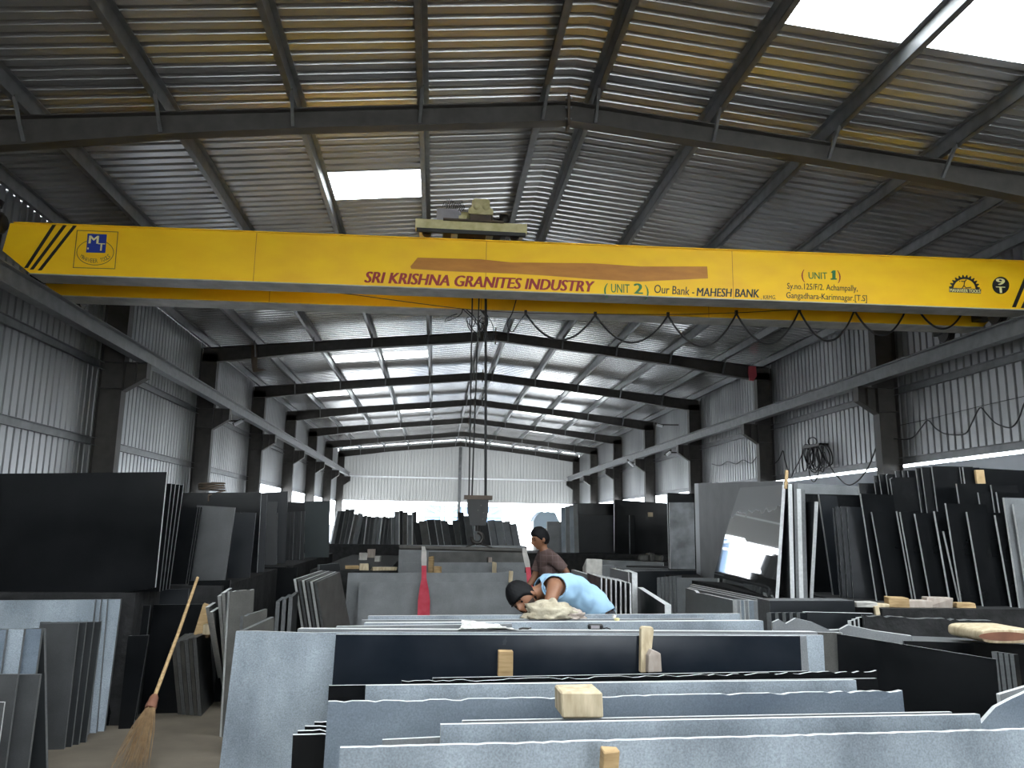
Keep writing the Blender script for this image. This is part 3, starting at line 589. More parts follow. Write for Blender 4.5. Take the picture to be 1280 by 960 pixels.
for i, (u, v) in enumerate([(119,749.5),(126,749.5),(134,749.2),(151,749)]):
    slab('%s pale topped slab from the front under the big black slab' % nth(i), (-60,751,6.78+i*.05), (u,v,6.80+i*.05), 0, .03, .0, .03, M_LIGHT, M_DEDGE, group=gL, ub=(None,100+i*10))
gU = 'dark slabs of the upper left row'
plinth('rough dark stone block under the big black slab at left', -6.2, -3.95, 7.1, 7.9)
slab('big black polished slab standing upper left', (-90,593,7.15), (208.5,590,7.2), TIER, .03, 0, .03, M_POL, M_EDGE, group=gU, ub=(None,193), cutb=.12)
for i in range(4):
    slab('%s black slab edge to the right of the big black slab, counted from it' % nth(i), (170,604+i*.6,7.3+i*.09), (214+i*5,604.5+i*.6,7.32+i*.09), TIER, .03, 0, .03, M_POL, M_DEDGE, group=gU, ub=(None,199+i*4))
gD = 'black slabs standing on the floor behind the broom'
plinth('rough dark stone block under the slabs left of the broom', -4.6, -3.45, 7.95, 9.9)
for i, (u0, u1, v, Y, ur) in enumerate([(120,160,746,7.12,136),(125,172,758,7.2,141),(140,188,757,7.3,170)]):
    slab('%s black slab from the left behind the pale topped pack' % nth(i), (u0,v,Y), (u1,v-.5,Y+.03), 0, .04, 0, .025, M_POL, M_DEDGE, group=gD, ub=(None,ur))
slab('low black slab with cut top left of the broom', (160,795,7.02), (186,794,7.04), 0, .04, 0, .03, M_POL, M_DEDGE, group=gD, ub=(None,166))
slab('wide black polished slab directly behind the broom stick', (192,756,7.55), (262,755,7.58), 0, .04, 0, .03, M_POL, M_DEDGE, group=gD, ub=(175,240))
slab('black slab lying behind the top of the broom stick', (236,726,8.0), (288,725,8.02), 0, .04, 0, .03, M_POL, M_DEDGE, group=gD)
slab('dark slab lower left of the broom top', (195,737,7.75), (236,736,7.77), 0, .04, 0, .03, M_DARK, M_DEDGE, group=gD)
for i in range(3):
    slab('%s black narrow slab from the left below the grey upright slab' % nth(i), (226+i*6,634,8.15+i*.06), (247+i*3,634,8.17+i*.06), TIER, .03, 0, .03, M_POL, M_DEDGE, group=gU, ub=(213+i*6,232+i*3))
slab('grey upright slab in the upper left row behind the broom top', (246,631.5,8.42), (294,634.5,8.45), TIER, .03, 0, .03, M_SLATE, M_DEDGE, group=gU, ub=(234,281))
slab('black slab right of the grey upright slab in the upper left row', (292,640,9.1), (320,641,9.12), TIER, .03, 0, .03, M_DARK, M_DEDGE, group=gU, ub=(284,312), top=[(.3,-.004),(.35,-.012),(.4,.0)])
plinth('rough dark stone block under the wide black slab at left', -4.9, -3.5, 9.95, 11.6)
slab('wide black slab with pale top behind the grey upright slab', (225,616,10.0), (326.5,615.5,10.05), TIER, .03, 0, .04, M_POL, M_EDGE, group=gU, ub=(None,321))
slab('black slab edge directly right of the wide black slab', (300,617,10.15), (334,618,10.2), TIER, .03, 0, .04, M_DARK, M_DEDGE, group=gU, ub=(None,330))
plinth('rough dark stone block under the slabs at mid left', -4.9, -3.45, 11.65, 14.2)
slab('tilted black slab with slanted top in the upper left row', (335,627,11.9), (347,627,11.92), TIER, .03, 0, .03, M_CHAR, M_DEDGE, group=gU, ub=(324,336))
slab('narrow dark grey slab in front of the tilted black slab', (334,642,11.8), (347,641,11.82), TIER, .03, 0, .03, M_CHAR, M_EDGE, group=gU, ub=(331,346))
slab('tall dark slab behind the tilted black slab', (327,616,12.3), (360,614,12.35), TIER, .03, 0, .05, M_DARK, M_DEDGE, group=gU, ub=(323,356.5))
for i in range(5):
    slab('%s charcoal slab from the left in the small pack left of the greenish slab' % nth(i), (359+i*4.4,640-i*.3,13.4+i*.03), (363.5+i*4.4,640-i*.3,13.4+i*.03), TIER, .03, 0, .04, M_CHAR, M_EDGE if i % 2 else M_DEDGE, group=gU, ub=(356+i*4.4,361+i*4.4))
plinth('rough dark stone block under the greenish black slab', -4.9, -3.5, 14.3, 16.6)
slab('blue-black slab behind the charcoal pack at left', (350,627,14.6), (383,628,14.6), TIER, .03, 0, .04, M_POL, M_DEDGE, group=gU)
slab('greenish black slab ending the upper left row', (380.5,627,14.5), (412.5,626,14.55), TIER, .03, 0, .05, mat('green_black_granite', (.010,.017,.018), .35, 0, 5, .25, (.015,.025,.027), .2), M_DEDGE, group=gU, ub=(381,411))
gS = 'slabs of the small stack right of the broom'
for i in range(6):
    u = 219+i*5.3
    slab('%s slab from the left in the small grey stack right of the broom' % nth(i), (u,804-i*1.4,6.95), (u+17,792-i*.6,7.5), 0, .0, .0, .030, M_SLATE if i < 5 else M_CHAR, M_DEDGE if i % 2 else M_BROWN, group=gS, ub=(227+i*5, 243+i*5))
for i, (u, v) in enumerate([(261,759),(266,765),(276,745),(281,741)]):
    slab('%s light-edged slab from the left between the small stack and the large light grey slab' % nth(i) if False else '%s light-edged slab from the left beside the small grey stack' % nth(i), (u,v,6.55+i*.02), (u+9,v-6,7.05+i*.02), 0, .0, .0, .025, M_SLATE, M_EDGE, group=gS, ub=(279+i*3.5,286+i*3.5))
slab('brown-grey slab with broken top right of the small grey stack', (287,739,6.75), (318,736.5,6.9), 0, .04, .0, .03, M_BROWN, M_EDGE, rough=.008, group=gS)
slab('small brown-grey slab leaning in front of the broken-topped slab', (304,770,6.2), (334,761,6.4), 0, .04, 0, .03, M_BROWN, M_DEDGE, rough=.01, group=gS, top=[(.15,.03),(.3,.0),(.5,.01),(.8,.03)])
slab('brown-grey slab corner just above the large light grey slab', (306,788,5.4), (343,771,5.7), 0, .03, 0, .03, M_BROWN, M_DEDGE, group=gS)
gM = 'slabs of the middle left stack'
slab('wide black slab in the lower row at mid left', (318,709,10.9), (372,709,10.95), 0, .03, -.02, .03, M_POL, M_DEDGE, group=gM)
slab('black slab low in front of the wide black slab at mid left', (312,728,10.2), (331,729,10.2), 0, .03, 0, .03, M_POL, M_DEDGE, group=gM)
for i in range(3):
    slab('%s dark slab from the left in the low pack before the brown-grey pack' % nth(i), (350+i*8,752-i*3,8.9), (357+i*8,746-i*3,9.25), 0, 0, 0, .04, M_CHAR, M_DEDGE, group=gM)
for i in range(6):
    slab('%s brown-grey slab from the left in the pack left of the slung slabs' % nth(i), (370+i*5.2,724+i*.8,9.2-i*.03), (404+i*4.2,713+i*.4,9.9-i*.03), 0, .02, 0.0, .03, M_BROWN, M_DEDGE if i % 2 else M_EDGE, group=gM, ub=(388+i*5,428+i*3.5))
slab('dark slab right behind the brown-grey pack at mid left', (400,706,10.1), (424,704,10.3), 0, .02, 0.03, .05, M_CHAR, M_DEDGE, group=gM, ub=(None,441))
#%%CENTRE
gC = 'slabs under the hook block'
plinth('flat pile of dark slabs left of the slung stack', -3.15, -2.1, 11.4, 16.9, 1.0)
slab('front grey slab hung with red slings', (449,728,11.0), (663,728,11.05), 0, .05, 0, .05, M_GREY, M_DEDGE, group=gC)
slab('grey slab just behind the front slung slab, wider at the left', (435,716,11.15), (662,716,11.2), 0, .05, -.02, .05, M_GREY, M_DEDGE, group=gC)
slab('dark grey slab third behind the red slings', (504,703,11.8), (656,703,11.85), 0, .04, 0, .05, M_GREY, M_EDGE, group=gC)
slab('stained dark slab between the sling tops', (536,690,12.3), (655,689.5,12.3), 0, .04, 0, .05, M_BROWN, M_EDGE, group=gC)
slab('grey slab behind the hook, rear of the slung stack', (499,681,12.9), (656,682,12.95), 0, .04, 0, .05, M_GREY, M_EDGE, group=gC)
plinth('long rough stone block under the far row of leaning slabs', -4.6, .5, 17.3, 18.6, 1.2)
u = 414.0; i = 0
while u < 648:
    rt = u < 488
    w = random.uniform(4.2, 6.4) if u < 520 else random.uniform(6, 11)
    topv = 640+random.uniform(-4, 3) if u < 445 else (645+random.uniform(-1.0, 2) if u < 490 else (640+random.uniform(-2.5, 3) if u < 520 else 651+random.choice([-10, -1, 1, 2, 0, -8])+random.uniform(-2, 2)))
    if u > 625: topv = 650+(u-625)*.28
    if 596 < u < 606: topv = 652
    sh = 8 if u < 450 else (4 if rt else (0 if u < 520 else -5))
    col = random.choice([M_SLATE, M_CHAR, M_GREY, M_SLATE, M_BROWN]) if u < 620 else M_GREY
    slab('%s slab from the left in the far row of leaning slabs' % nth(i), (u+sh, topv, 17.6), (u+w+sh, topv+random.uniform(-1.2, 1.2), 17.66), 1.2, .03, 0, .05, col, random.choice([M_EDGE, M_DEDGE, M_DEDGE]), group='far row of leaning slabs', ub=(u, u+w+.3))
    u += w+.1; i += 1
NFAR = i
#%%RIGHT
gR = 'upright slabs of the upper right row'
M_MIRROR = mat('mirror_polished_granite', (.02,.021,.022), .03, 0, 0, 0, None, .9)
def dusty_top(m):                                                    # a dull unpolished patch with a ragged lower border
    nt = m.node_tree; b = nt.nodes['Principled BSDF']; tc = nt.nodes.new('ShaderNodeTexCoord'); sp = nt.nodes.new('ShaderNodeSeparateXYZ'); nt.links.new(tc.outputs['Object'], sp.inputs[0])
    nz = nt.nodes.new('ShaderNodeTexNoise'); nz.inputs['Scale'].default_value = 3.5; nt.links.new(tc.outputs['Object'], nz.inputs['Vector'])
    a = nt.nodes.new('ShaderNodeMath'); a.operation = 'MULTIPLY_ADD'; a.inputs[1].default_value = .34; nt.links.new(nz.outputs[0], a.inputs[0]); nt.links.new(sp.outputs['Z'], a.inputs[2])
    r = nt.nodes.new('ShaderNodeMapRange'); r.inputs['From Min'].default_value = .92; r.inputs['From Max'].default_value = .95; nt.links.new(a.outputs[0], r.inputs[0])
    for nm, lo, hi in (('Roughness', .03, .6),):
        q = nt.nodes.new('ShaderNodeMapRange'); q.inputs['To Min'].default_value = lo; q.inputs['To Max'].default_value = hi; nt.links.new(r.outputs[0], q.inputs[0]); nt.links.new(q.outputs[0], b.inputs[nm])
    mx = nt.nodes.new('ShaderNodeMix'); mx.data_type = 'RGBA'; mx.inputs['A'].default_value = (.02,.021,.022,1); mx.inputs['B'].default_value = (.12,.122,.125,1); nt.links.new(r.outputs[0], mx.inputs['Factor']); nt.links.new(mx.outputs['Result'], b.inputs['Base Color'])
dusty_top(M_MIRROR)
plinth('rough dark stone block under the far right black slabs', .55, 4.1, 18.08, 20.2)
slab('grey slab at the left end of the far right row, lower than the rest', (684,652,18.9), (703,652,18.9), TIER, .02, 0, .1, M_GREY, M_EDGE, group=gR)
for i in range(4):
    slab('%s narrow grey slab from the left before the far black slab' % nth(i), (701+i*5.2,634-i*1.2,18.8-i*.02), (706.5+i*5.2,634-i*1.4,18.75), TIER, .02, .03, .06, M_GREY if i % 2 else M_LIGHT, M_EDGE, group=gR)
slab('left one of the two wide black slabs in the far right row', (717,629,19.0), (767,629,19.0), TIER, .02, 0, .05, M_POL, M_DEDGE, group=gR)
slab('black slab leaning low in front of the left wide black slab', (721,644,18.8), (767,644,18.8), TIER, .03, 0, .04, M_DARK, M_DEDGE, group=gR)
slab('right one of the two wide black slabs in the far right row', (768,624.5,18.6), (835,629,18.2), TIER, .02, 0, .05, M_POL, M_DEDGE, group=gR)
slab('narrow black slab edge in front of the right wide black slab', (787,644,18.3), (793,644,18.3), TIER, .02, 0, .05, M_POL, M_EDGE, group=gR)
plinth('rough dark stone block under the spotted grey slab', 1.6, 3.4, 11.8, 12.9)
slab('black slab framing the spotted grey slab', (834.5,616,12.2), (872,617,12.2), TIER, .02, 0, .05, M_POL, M_DEDGE, group=gR)
slab('spotted grey narrow slab left of the pale slab pack', (837,628,12.05), (867.5,628,12.05), TIER, .02, -.01, .04, mat('spotted_grey_granite', (.10,.105,.112), .5, 0, 4, .12, (.21,.22,.235), .4), M_EDGE, group=gR)
plinth('rough dark stone block under the pale slab pack at right', 1.58, 2.08, 6.75, 11.7)
for i in range(4):
    slab('%s pale grey slab from the left in the tall pack behind the mirror-like slab' % nth(i), (868+i*6,604.5-i*.5,10.9-i*.12), (874+i*8,604-i*.5,10.3-i*.12), TIER, 0, .0, .05, M_LIGHT if i % 2 else M_GREY, M_EDGE, group=gR)
slab('large dull grey slab behind the mirror-like slab', (873,604,10.2), (979,601,7.35), TIER, .0, 0, .04, mat('dull_grey_granite', (.12,.122,.125), .6, 0, 5, .25, (.16,.162,.165), .3), M_EDGE, group=gR)
slab('mirror-like polished slab reflecting the far wall', (900,611.5,9.6), (978,606,7.0), TIER, .10, 0, .03, M_MIRROR, M_EDGE, group=gR)
for i, (u, v, mt_, me_) in enumerate([(985,605,M_GREY,M_EDGE), (992,604,M_GREY,M_DEDGE), (996,611,M_GREY,M_EDGE), (1001,612,M_DARK,M_DEDGE)]):
    slab('%s pale slab edge from the left beside the mirror-like slab' % nth(i), (u-20,v+2,8.2), (u,v,6.96-i*.01), TIER, .02, 0, .035, mt_, me_, group=gR)
slab('last slab with bright edge at the right end of the pale pack', (1003,627,7.2), (1018.5,627,6.72), TIER, .02, 0, .03, M_CHAR, M_EDGE, group=gR, ub=(None,1012))
plinth('rough dark stone block under the black slabs at right', 2.12, 5.6, 6.3, 8.6)
slab('black slab with pale top edge behind the bright-edged slabs', (1000,617,7.9), (1080,619,7.9), TIER, .04, 0, .03, M_POL, M_EDGE, group=gR)
slab('dark slab standing left of the light-edged narrow slabs at right', (1024,618,7.6), (1046,620,7.6), TIER, .03, .08, .03, M_DARK, M_EDGE, group=gR)
slab('dull grey slab at the rear behind the light-edged narrow slabs', (985,604,8.3), (1080,608,8.3), TIER, .02, 0, .03, M_GREY, M_EDGE, group=gR)
for i, (u, v) in enumerate([(1041,635),(1044.5,633.5),(1051,633),(1058,633.5)]):
    slab('%s narrow dark slab with pale left edge, left of the tall black row' % nth(i), (u,v,7.35-i*.04), (u+22,v+1,7.3-i*.04), TIER, .03, .0, .03, M_DARK, M_EDGE, group=gR, ub=(u+9,u+36))
gT = 'black slabs with pale edges in the near right row'
back = [(1073,604,1093,604),(1092,594.5,1105,594),(1099,593,1118,593),(1108,594,1126,595),(1119.5,589,1131,589),(1128,588,1140,588),(1135,588.5,1150,589),(1113,598.5,1152,596),(1145,585,1160,585),(1152,584,1170,584),(1165,582.5,1202,583.5),(1200,584,1210,584.5),(1204,584,1300,590)]
for i, (u0, v0, u1, v1) in enumerate(back):
    slab('%s black slab from the left in the rear line of the near right row' % nth(i), (u0,v0,7.75-i*.045), (u1+14,v1,7.72-i*.045), TIER, .04, 0, .022, M_POL, M_EDGE, group=gT, ub=(u0+22,u1+36), top=[(.06,.012)] if i in (3, 7) else None)
mid = [(1196,604.5,1242,604.5),(1223,615.5,1246,614.5),(1239,606,1262,606),(1246,615,1300,618)]
for i, (u0, v0, u1, v1) in enumerate(mid):
    slab('%s black slab from the left in the middle line of the near right row' % nth(i), (u0,v0,7.08-i*.04), (u1+10,v1,7.05-i*.04), TIER, .04, 0, .022, M_POL, M_EDGE, group=gT, ub=(u0+22,u1+34))
front = [(1076,617,1.0,40),(1090,640,1.1,55),(1121.5,639,1.2,30),(1125.5,640,1.25,40),(1144,642,1.3,50),(1168.5,639,1.35,20),(1180,664,1.4,26),(1182.5,629,1.45,50),(1209,640,1.5,60),(1244.5,644,1.55,40),(1255,622,1.6,50),(1267,630,1.65,60)]
for i, (u, v, k, w) in enumerate(front):
    Y = 6.98-i*.055
    slab('%s black slab from the left in the front line of the near right row' % nth(i) if i < 10 else '%s pale grey slab from the left at the right end of the near right row' % nth(i-10), (u,v,Y), (u+w,v+1.5,Y+.04), TIER, .02, 0, .02, M_POL if i < 10 else M_GREY, M_EDGE, group=gT, ub=(u+20.5,u+w+22))
#%%RLOW
gK = 'slabs of the lower right stacks'
slab('long grey slab edge before the right wide black slab', (748,700,14.2), (829,703,13.8), 0, .02, 0, .12, M_GREY, M_EDGE, group=gK)
slab('short grey slab left of the long edge, before the wide black slabs', (730,707,12.4), (768,706,12.3), 0, .02, 0, .1, M_GREY, M_EDGE, group=gK)
slab('grey slab with long pale top edge just under the spotted slab', (770,709,11.3), (836,711,11.2), 0, .02, 0, .06, M_SLATE, M_EDGE, group=gK)
for i in range(5):
    slab('%s grey slab from the left in the low pack below the spotted slab' % nth(i), (824+i*5,722-i*.5,9.6), (832+i*5,721.5-i*.5,9.75), 0, 0, 0, .03, M_GREY, M_DEDGE, group=gK)
slab('wide grey slab right of the low pack below the spotted slab', (846,722,9.62), (897,723,9.2), 0, .02, 0, .04, M_GREY, M_EDGE, group=gK)
for i in range(3):
    slab('%s long grey slab from the rear in the slanting pack' % nth(i), (863-i*2,730+i*2,8.9-i*.12), (962-i*11,750+i*.4,7.2-i*.04), 0, .03, 0, .035, M_GREY, M_EDGE, group=gK)
slab('front dark grey slab of the slanting pack with chipped upper corner', (857,735,8.4), (919.5,751,7.0), 0, .03, 0, .035, M_GREY, M_EDGE, group=gK, top=[(.2,.0),(.25,-.02),(.4,-.01)])
for i in range(4):
    slab('%s pale slab end from the left beside the slanting pack' % nth(i), (921+i*5,750+i*.2,6.95), (926+i*5.3,750+i*.2,6.97), 0, .02, 0, .05, M_LIGHT if i % 2 else M_GREY, M_EDGE, group=gK)
slab('light grey slab at the right end of the slanting pack', (940,751,6.98), (957,751,6.98), 0, .02, 0, .04, M_GREY, M_EDGE, group=gK)
for i in range(7):
    slab('%s thin slab from the left in the dark pack behind the bent man' % nth(i), (734+i*6,716+i*1.2,8.6-i*.1), (751+i*6,722+i*1.2,7.5-i*.1), 0, 0, 0, .014, M_RUST if i in (1, 2) else M_DARK, M_EDGE, group=gK)
slab('grey slab right behind the standing man', (714,712,9.6), (734,718,9.0), 0, .02, 0, .04, M_GREY, M_EDGE, group=gK)
slab('long dark slab with pale edge right of the dark pack', (762.5,710,9.3), (785,715,7.9), 0, .0, 0, .04, M_GREY, M_EDGE, group=gK)
slab('dark slab with pale right edge beside the long dark slab', (780,712,8.6), (790,716,7.6), 0, .0, 0, .05, M_DARK, M_EDGE, group=gK)
slab('dark slab with bright diagonal top edge left of the low pack', (797,734,7.6), (831,756,6.3), 0, 0, 0, .05, M_DARK, M_EDGE, group=gK)
slab('dark wide slab behind the low pack below the spotted slab', (790,714,10.6), (870,713,10.6), 0, .02, 0, .05, M_DARK, M_EDGE, group=gK)
slab('big black tilted slab at the lower right', (1046,792,5.0), (1245,824,4.55), 0, .10, 0, .03, M_POL, M_EDGE, group=gK)
slab('thin black slab just behind the big black tilted slab', (1100,804,5.0), (1243,827,4.62), 0, .10, .01, .03, M_POL, M_EDGE, group=gK)
slab('dull grey slab left of the big black tilted slab', (1015,790,5.1), (1052,791,5.0), 0, .05, 0, .03, M_BROWN, M_EDGE, group=gK)
slab('grey slab sloping above the big black tilted slab', (1050,787,5.45), (1140,795,5.3), 0, .03, 0, .06, M_GREY, M_EDGE, group=gK, top=[(.12,.035),(.5,.012)])
slab('grey broken slab right of the tape measure slab end', (966,778,5.6), (1050,787,5.5), 0, .03, 0, .05, M_GREY, M_EDGE, group=gK, top=[(.1,.025),(.2,.0),(.35,.045),(.6,.03),(.85,-.01)])
for i in range(5):
    slab('%s dark slab from the left behind the broken grey slab' % nth(i), (964+i*9,766,6.0), (973+i*9,766,6.05), 0, .02, 0, .04, M_DARK, M_DEDGE, group=gK)
slab('black slab with pale grey top edge behind the broken grey slab', (1006,765,6.05), (1092,767,6.0), 0, .02, 0, .05, M_DARK, M_EDGE, group=gK)
slab('long rough black slab below the near right row', (1080,769,5.7), (1240,776,5.45), 0, .03, 0, .10, M_ROCK, M_DEDGE, group=gK, rough=.012)
for i in range(3):
    slab('%s small white-edged black slab left of the long rough slab' % nth(i), (1064+i*5,776-i*2,5.75), (1076+i*5,775-i*2,5.8), 0, .02, 0, .03, M_POL, M_EDGE, group=gK)
slab('long flat black slab edge under the bright-edged slabs', (962,751,6.3), (1068,751,6.25), 0, .02, 0, .3, M_DARK, M_DEDGE, group=gK)
slab('low black slab under the wooden log at the right', (1130,801,5.3), (1300,806,5.15), 0, .02, 0, .6, M_POL, M_DEDGE, group=gK)
for i in range(4):
    slab('%s dark slab from the left right of the big black tilted slab' % nth(i), (1246+i*7,815+i,4.85), (1252+i*7,815+i,4.9), 0, .02, .02, .03, M_POL, M_DEDGE, group=gK)
slab('blue-grey slab with curved edge at the right border', (1226,905,3.9), (1290,862,3.9), 0, .05, 0, .03, M_BLUE, M_EDGE, group=gK, top=[(.3,.03),(.6,.02)])
slab('second blue-grey slab behind the curved one at the right border', (1250,868,4.1), (1310,850,4.1), 0, .05, 0, .03, M_GREY, M_EDGE, group=gK)
#%%PROPS
# ------------------------------------------------------------------ timber, tools and odds and ends
def block(label, c, size, mt, rot=(0,0,0), cat='wooden block', name='wood_block', bevel=.004, skew=.0, group=None):
    """slightly irregular sawn block standing with its base centre at c"""
    w, d, h = size; R = Matrix.Rotation(rot[2], 3, 'Z') @ Matrix.Rotation(rot[1], 3, 'Y') @ Matrix.Rotation(rot[0], 3, 'X'); vs = []
    for z in (0, h):
        for x, y in ((-w/2,-d/2),(w/2,-d/2),(w/2,d/2),(-w/2,d/2)):
            p = Vector((x*(1+random.uniform(-skew, skew)), y*(1+random.uniform(-skew, skew)), z*(1+random.uniform(-skew, 0))))
            vs.append(Vector(c)+R@p)
    mb = MB().add(vs, [(3,2,1,0),(4,5,6,7),(0,1,5,4),(1,2,6,5),(2,3,7,6),(3,0,4,7)])
    return tag(mb.build(name, mt, bevel=bevel), label, cat, group)
zA = at(640, 898, 3.0).z
p = at(727, 898, 2.99); block('large pale wooden block on the foreground slabs', (p.x, p.y+.085, p.z), (.150, .17, .090), M_WOODP, (0, 0, .02), bevel=.006, skew=.06)
p = at(632, 846, 4.30); block('small yellowish wooden block against the wide black slab', (p.x, 4.33, p.z), (.078, .06, .128), M_WOOD, bevel=.004, skew=.04)
p = at(761, 975, 2.52); block('wooden wedge at the very bottom of the picture', (p.x, 2.56, p.z-.1), (.05, .05, .185), M_WOOD, (0, .08, 0), bevel=.003, skew=.08)
# timber clamp over the wide black slab
q = lambda u, v, Y: at(u, v, Y)
mb = MB().prism([q(801,841,4.33), q(801.5,786,4.36), (q(804,783.5,4.36)), q(816,784,4.36), q(817.5,788,4.36), q(815,811,4.34), q(809,816,4.34), q(808.5,841,4.33)], (0, .045, 0))
cl = tag(mb.build('timber_clamp', M_WOODP, bevel=.003), 'pale wooden hooked clamp hanging over the wide black slab', 'wooden clamp')
mb = MB().prism([q(810,841,4.28), q(811,820,4.28), q(815,812,4.29), q(826,817,4.29), q(827.5,840,4.28)], (0, .06, 0)); mb.build('wedge', M_WOODG, cl, bevel=.003)
# newspaper
zt_ = at(372, 786, 4.72).z
def flatpt(u, v, z): return atz(u, v, z)
def sheet(name, pxs, z, mt, th, par=None, curl=None):
    pp = [Vector(flatpt(u, v, z)) for u, v in pxs]; mb = MB(); mb.prism([p+Vector((0, 0, (curl[i] if curl else 0))) for i, p in enumerate(pp)], (0, 0, th)); return mb.build(name, mt, par)
zN = at(640, 787, 4.74).z
mb = MB(); f0, f1 = at(572, 788, 4.70), at(647, 787, 4.70)
def layer(b0, b1, s0, s1, lift, th=.003, wave=0):
    n = 10; vs = []
    for i in range(n):
        t = i/(n-1); fr = f0.lerp(f1, s0+(s1-s0)*t)+Vector((0, 0, .002+lift)); bk = Vector(b0).lerp(Vector(b1), t)+Vector((0, 0, wave*math.sin(t*6)))
        vs += [fr, fr.lerp(bk, .5)+Vector((0, 0, -.006)), bk]
    fs = [q for i in range(n-1) for q in ((3*i, 3*i+3, 3*i+4, 3*i+1), (3*i+1, 3*i+4, 3*i+5, 3*i+2))]
    mb.add(vs, fs, 0, True); mb.add([v-Vector((0, 0, th)) for v in vs], [tuple(reversed(f)) for f in fs], 0, True)
layer(at(574, 785, 4.80), at(640, 784.5, 4.80), 0, 1, 0); layer(at(576, 782.5, 4.80), at(632, 783, 4.80), .02, .9, .004); layer(at(577, 775, 4.80), at(623, 779.5, 4.80), .06, .85, .008, wave=.003)
tag(mb.build('newspaper', M_PAPER), 'folded newspaper lying on the grey slab in the foreground stack', 'newspaper')
mb = MB(); c0 = at(649, 786.5, 4.74)
mb.tube([c0, c0+Vector((.02, .01, .004)), c0+Vector((.055, 0, .004))], .006, 6); mb.lathe(c0+Vector((.055, 0, .002)), (0, 0, 1), [(0, .010), (.006, .010)], 10); mb.tube([c0+Vector((.06, .01, .004)), c0+Vector((.07, .02, .004))], .005, 6)
tag(mb.build('key_ring', M_GREASE), 'small dark keys lying right of the newspaper', 'keys')
c0 = at(745, 787.5, 4.93)
tm = MB().box((c0.x-.046, c0.y, c0.z), (c0.x+.046, c0.y+.05, c0.z+.034)); t_ = tag(tm.build('tape_measure', M_BLACK, bevel=.008), 'black tape measure lying on the light grey slab', 'tape measure')
MB().box((c0.x-.03, c0.y-.002, c0.z+.008), (c0.x+.022, c0.y+.004, c0.z+.026)).build('face_plate', M_MOTOR, t_)
MB().tube([(c0.x+.045, c0.y+.02, c0.z+.006), (c0.x+.07, c0.y+.02, c0.z+.012), (c0.x+.095, c0.y+.02, c0.z+.002)], .004, 5).build('tape_strap', M_RUB, t_)
c0 = at(771, 780, 5.05)
mb = MB().lathe(c0, (0, 0, 1), [(0, .022), (.012, .024), (.02, .012), (.03, .02), (.036, .014)], 14); kn = tag(mb.build('brass_stopper', M_TROL), 'little brass stopper standing right of the tape measure', 'stopper')
MB().lathe(c0+Vector((-.02, -.0, .036)), (.3, 0, 1), [(0, .012), (.02, .013)], 10).build('cap', M_PAPER, kn)
# cloth heap
def heap(name, label, c, rx, ry, rz, mt, cat, seed=1, amp=.35):
    rnd = random.Random(seed); bm = bmesh.new(); bmesh.ops.create_icosphere(bm, subdivisions=4, radius=1)
    from mathutils import noise
    for v in bm.verts:
        n = noise.noise(v.co*2.3+Vector((seed, 0, 0)))+.6*noise.noise(v.co*5.1+Vector((0, seed, 0)))+.4*abs(noise.noise(v.co*9+Vector((0, 0, seed))))
        k = 1+amp*n+.10*abs(noise.noise(v.co*16)); z = v.co.z*k
        v.co = Vector((v.co.x*k*rx, v.co.y*k*ry, max(-.15, z)*rz))
    zmin = min(v.co.z for v in bm.verts)
    for v in bm.verts: v.co.z -= zmin
    me = bpy.data.meshes.new(name); bm.to_mesh(me); bm.free(); me.materials.append(mt)
    for p in me.polygons: p.use_smooth = True
    o = bpy.data.objects.new(name, me); COL.objects.link(o); o.location = c; o['_o'] = tuple(c); return tag(o, label, cat)
c0 = at(688, 774, 5.24); c0.z = at(688, 772, 5.27).z
heap('cloth', 'crumpled cream cloth under the hands of the bent man', c0, .155, .075, .085, M_CLOTH, 'cloth', 3, .45)
c1 = at(717, 775, 5.22); heap('rag', 'dirty brown rag lying right of the cream cloth', (c1.x, c1.y+.02, c0.z), .075, .05, .045, M_WOODG, 'rag', 5, .4)
# broom
b0 = atz(158, 968, 0.02); btop = at(247, 722, 7.0); bind = b0.lerp(btop, .315)
B = empty('broom', (b0.x, b0.y, 0), 'long straw broom with a thin wooden stick leaning before the black slabs', 'broom')
MB().tube([bind, bind.lerp(btop, .5)+Vector((.006, 0, 0)), btop], .0145, 8, r2=.012).build('stick', M_WOOD, B)
mb = MB(); rnd = random.Random(4)
for i in range(105):
    a_ = rnd.uniform(0, 2*math.pi); r_ = math.sqrt(rnd.random()); e = b0+Vector((r_*math.cos(a_)*.13+.01, r_*math.sin(a_)*.09, rnd.uniform(-.01, .10)))
    s_ = bind+Vector((.018*math.cos(a_)*r_, .018*math.sin(a_)*r_, 0)); mid_ = s_.lerp(e, .5)+Vector((rnd.uniform(-.012, .012), 0, rnd.uniform(.0, .02)))
    mb.tube([s_, mid_, e], .0026, 4, r2=.001)
mb.build('bristles', M_BROOM, B)
ax = (btop-b0).normalized(); MB().lathe(bind-ax*.06, ax, [(0, .036), (.02, .040), (.05, .034), (.09, .03), (.11, .02)], 12).build('binding', M_WOODD, B)
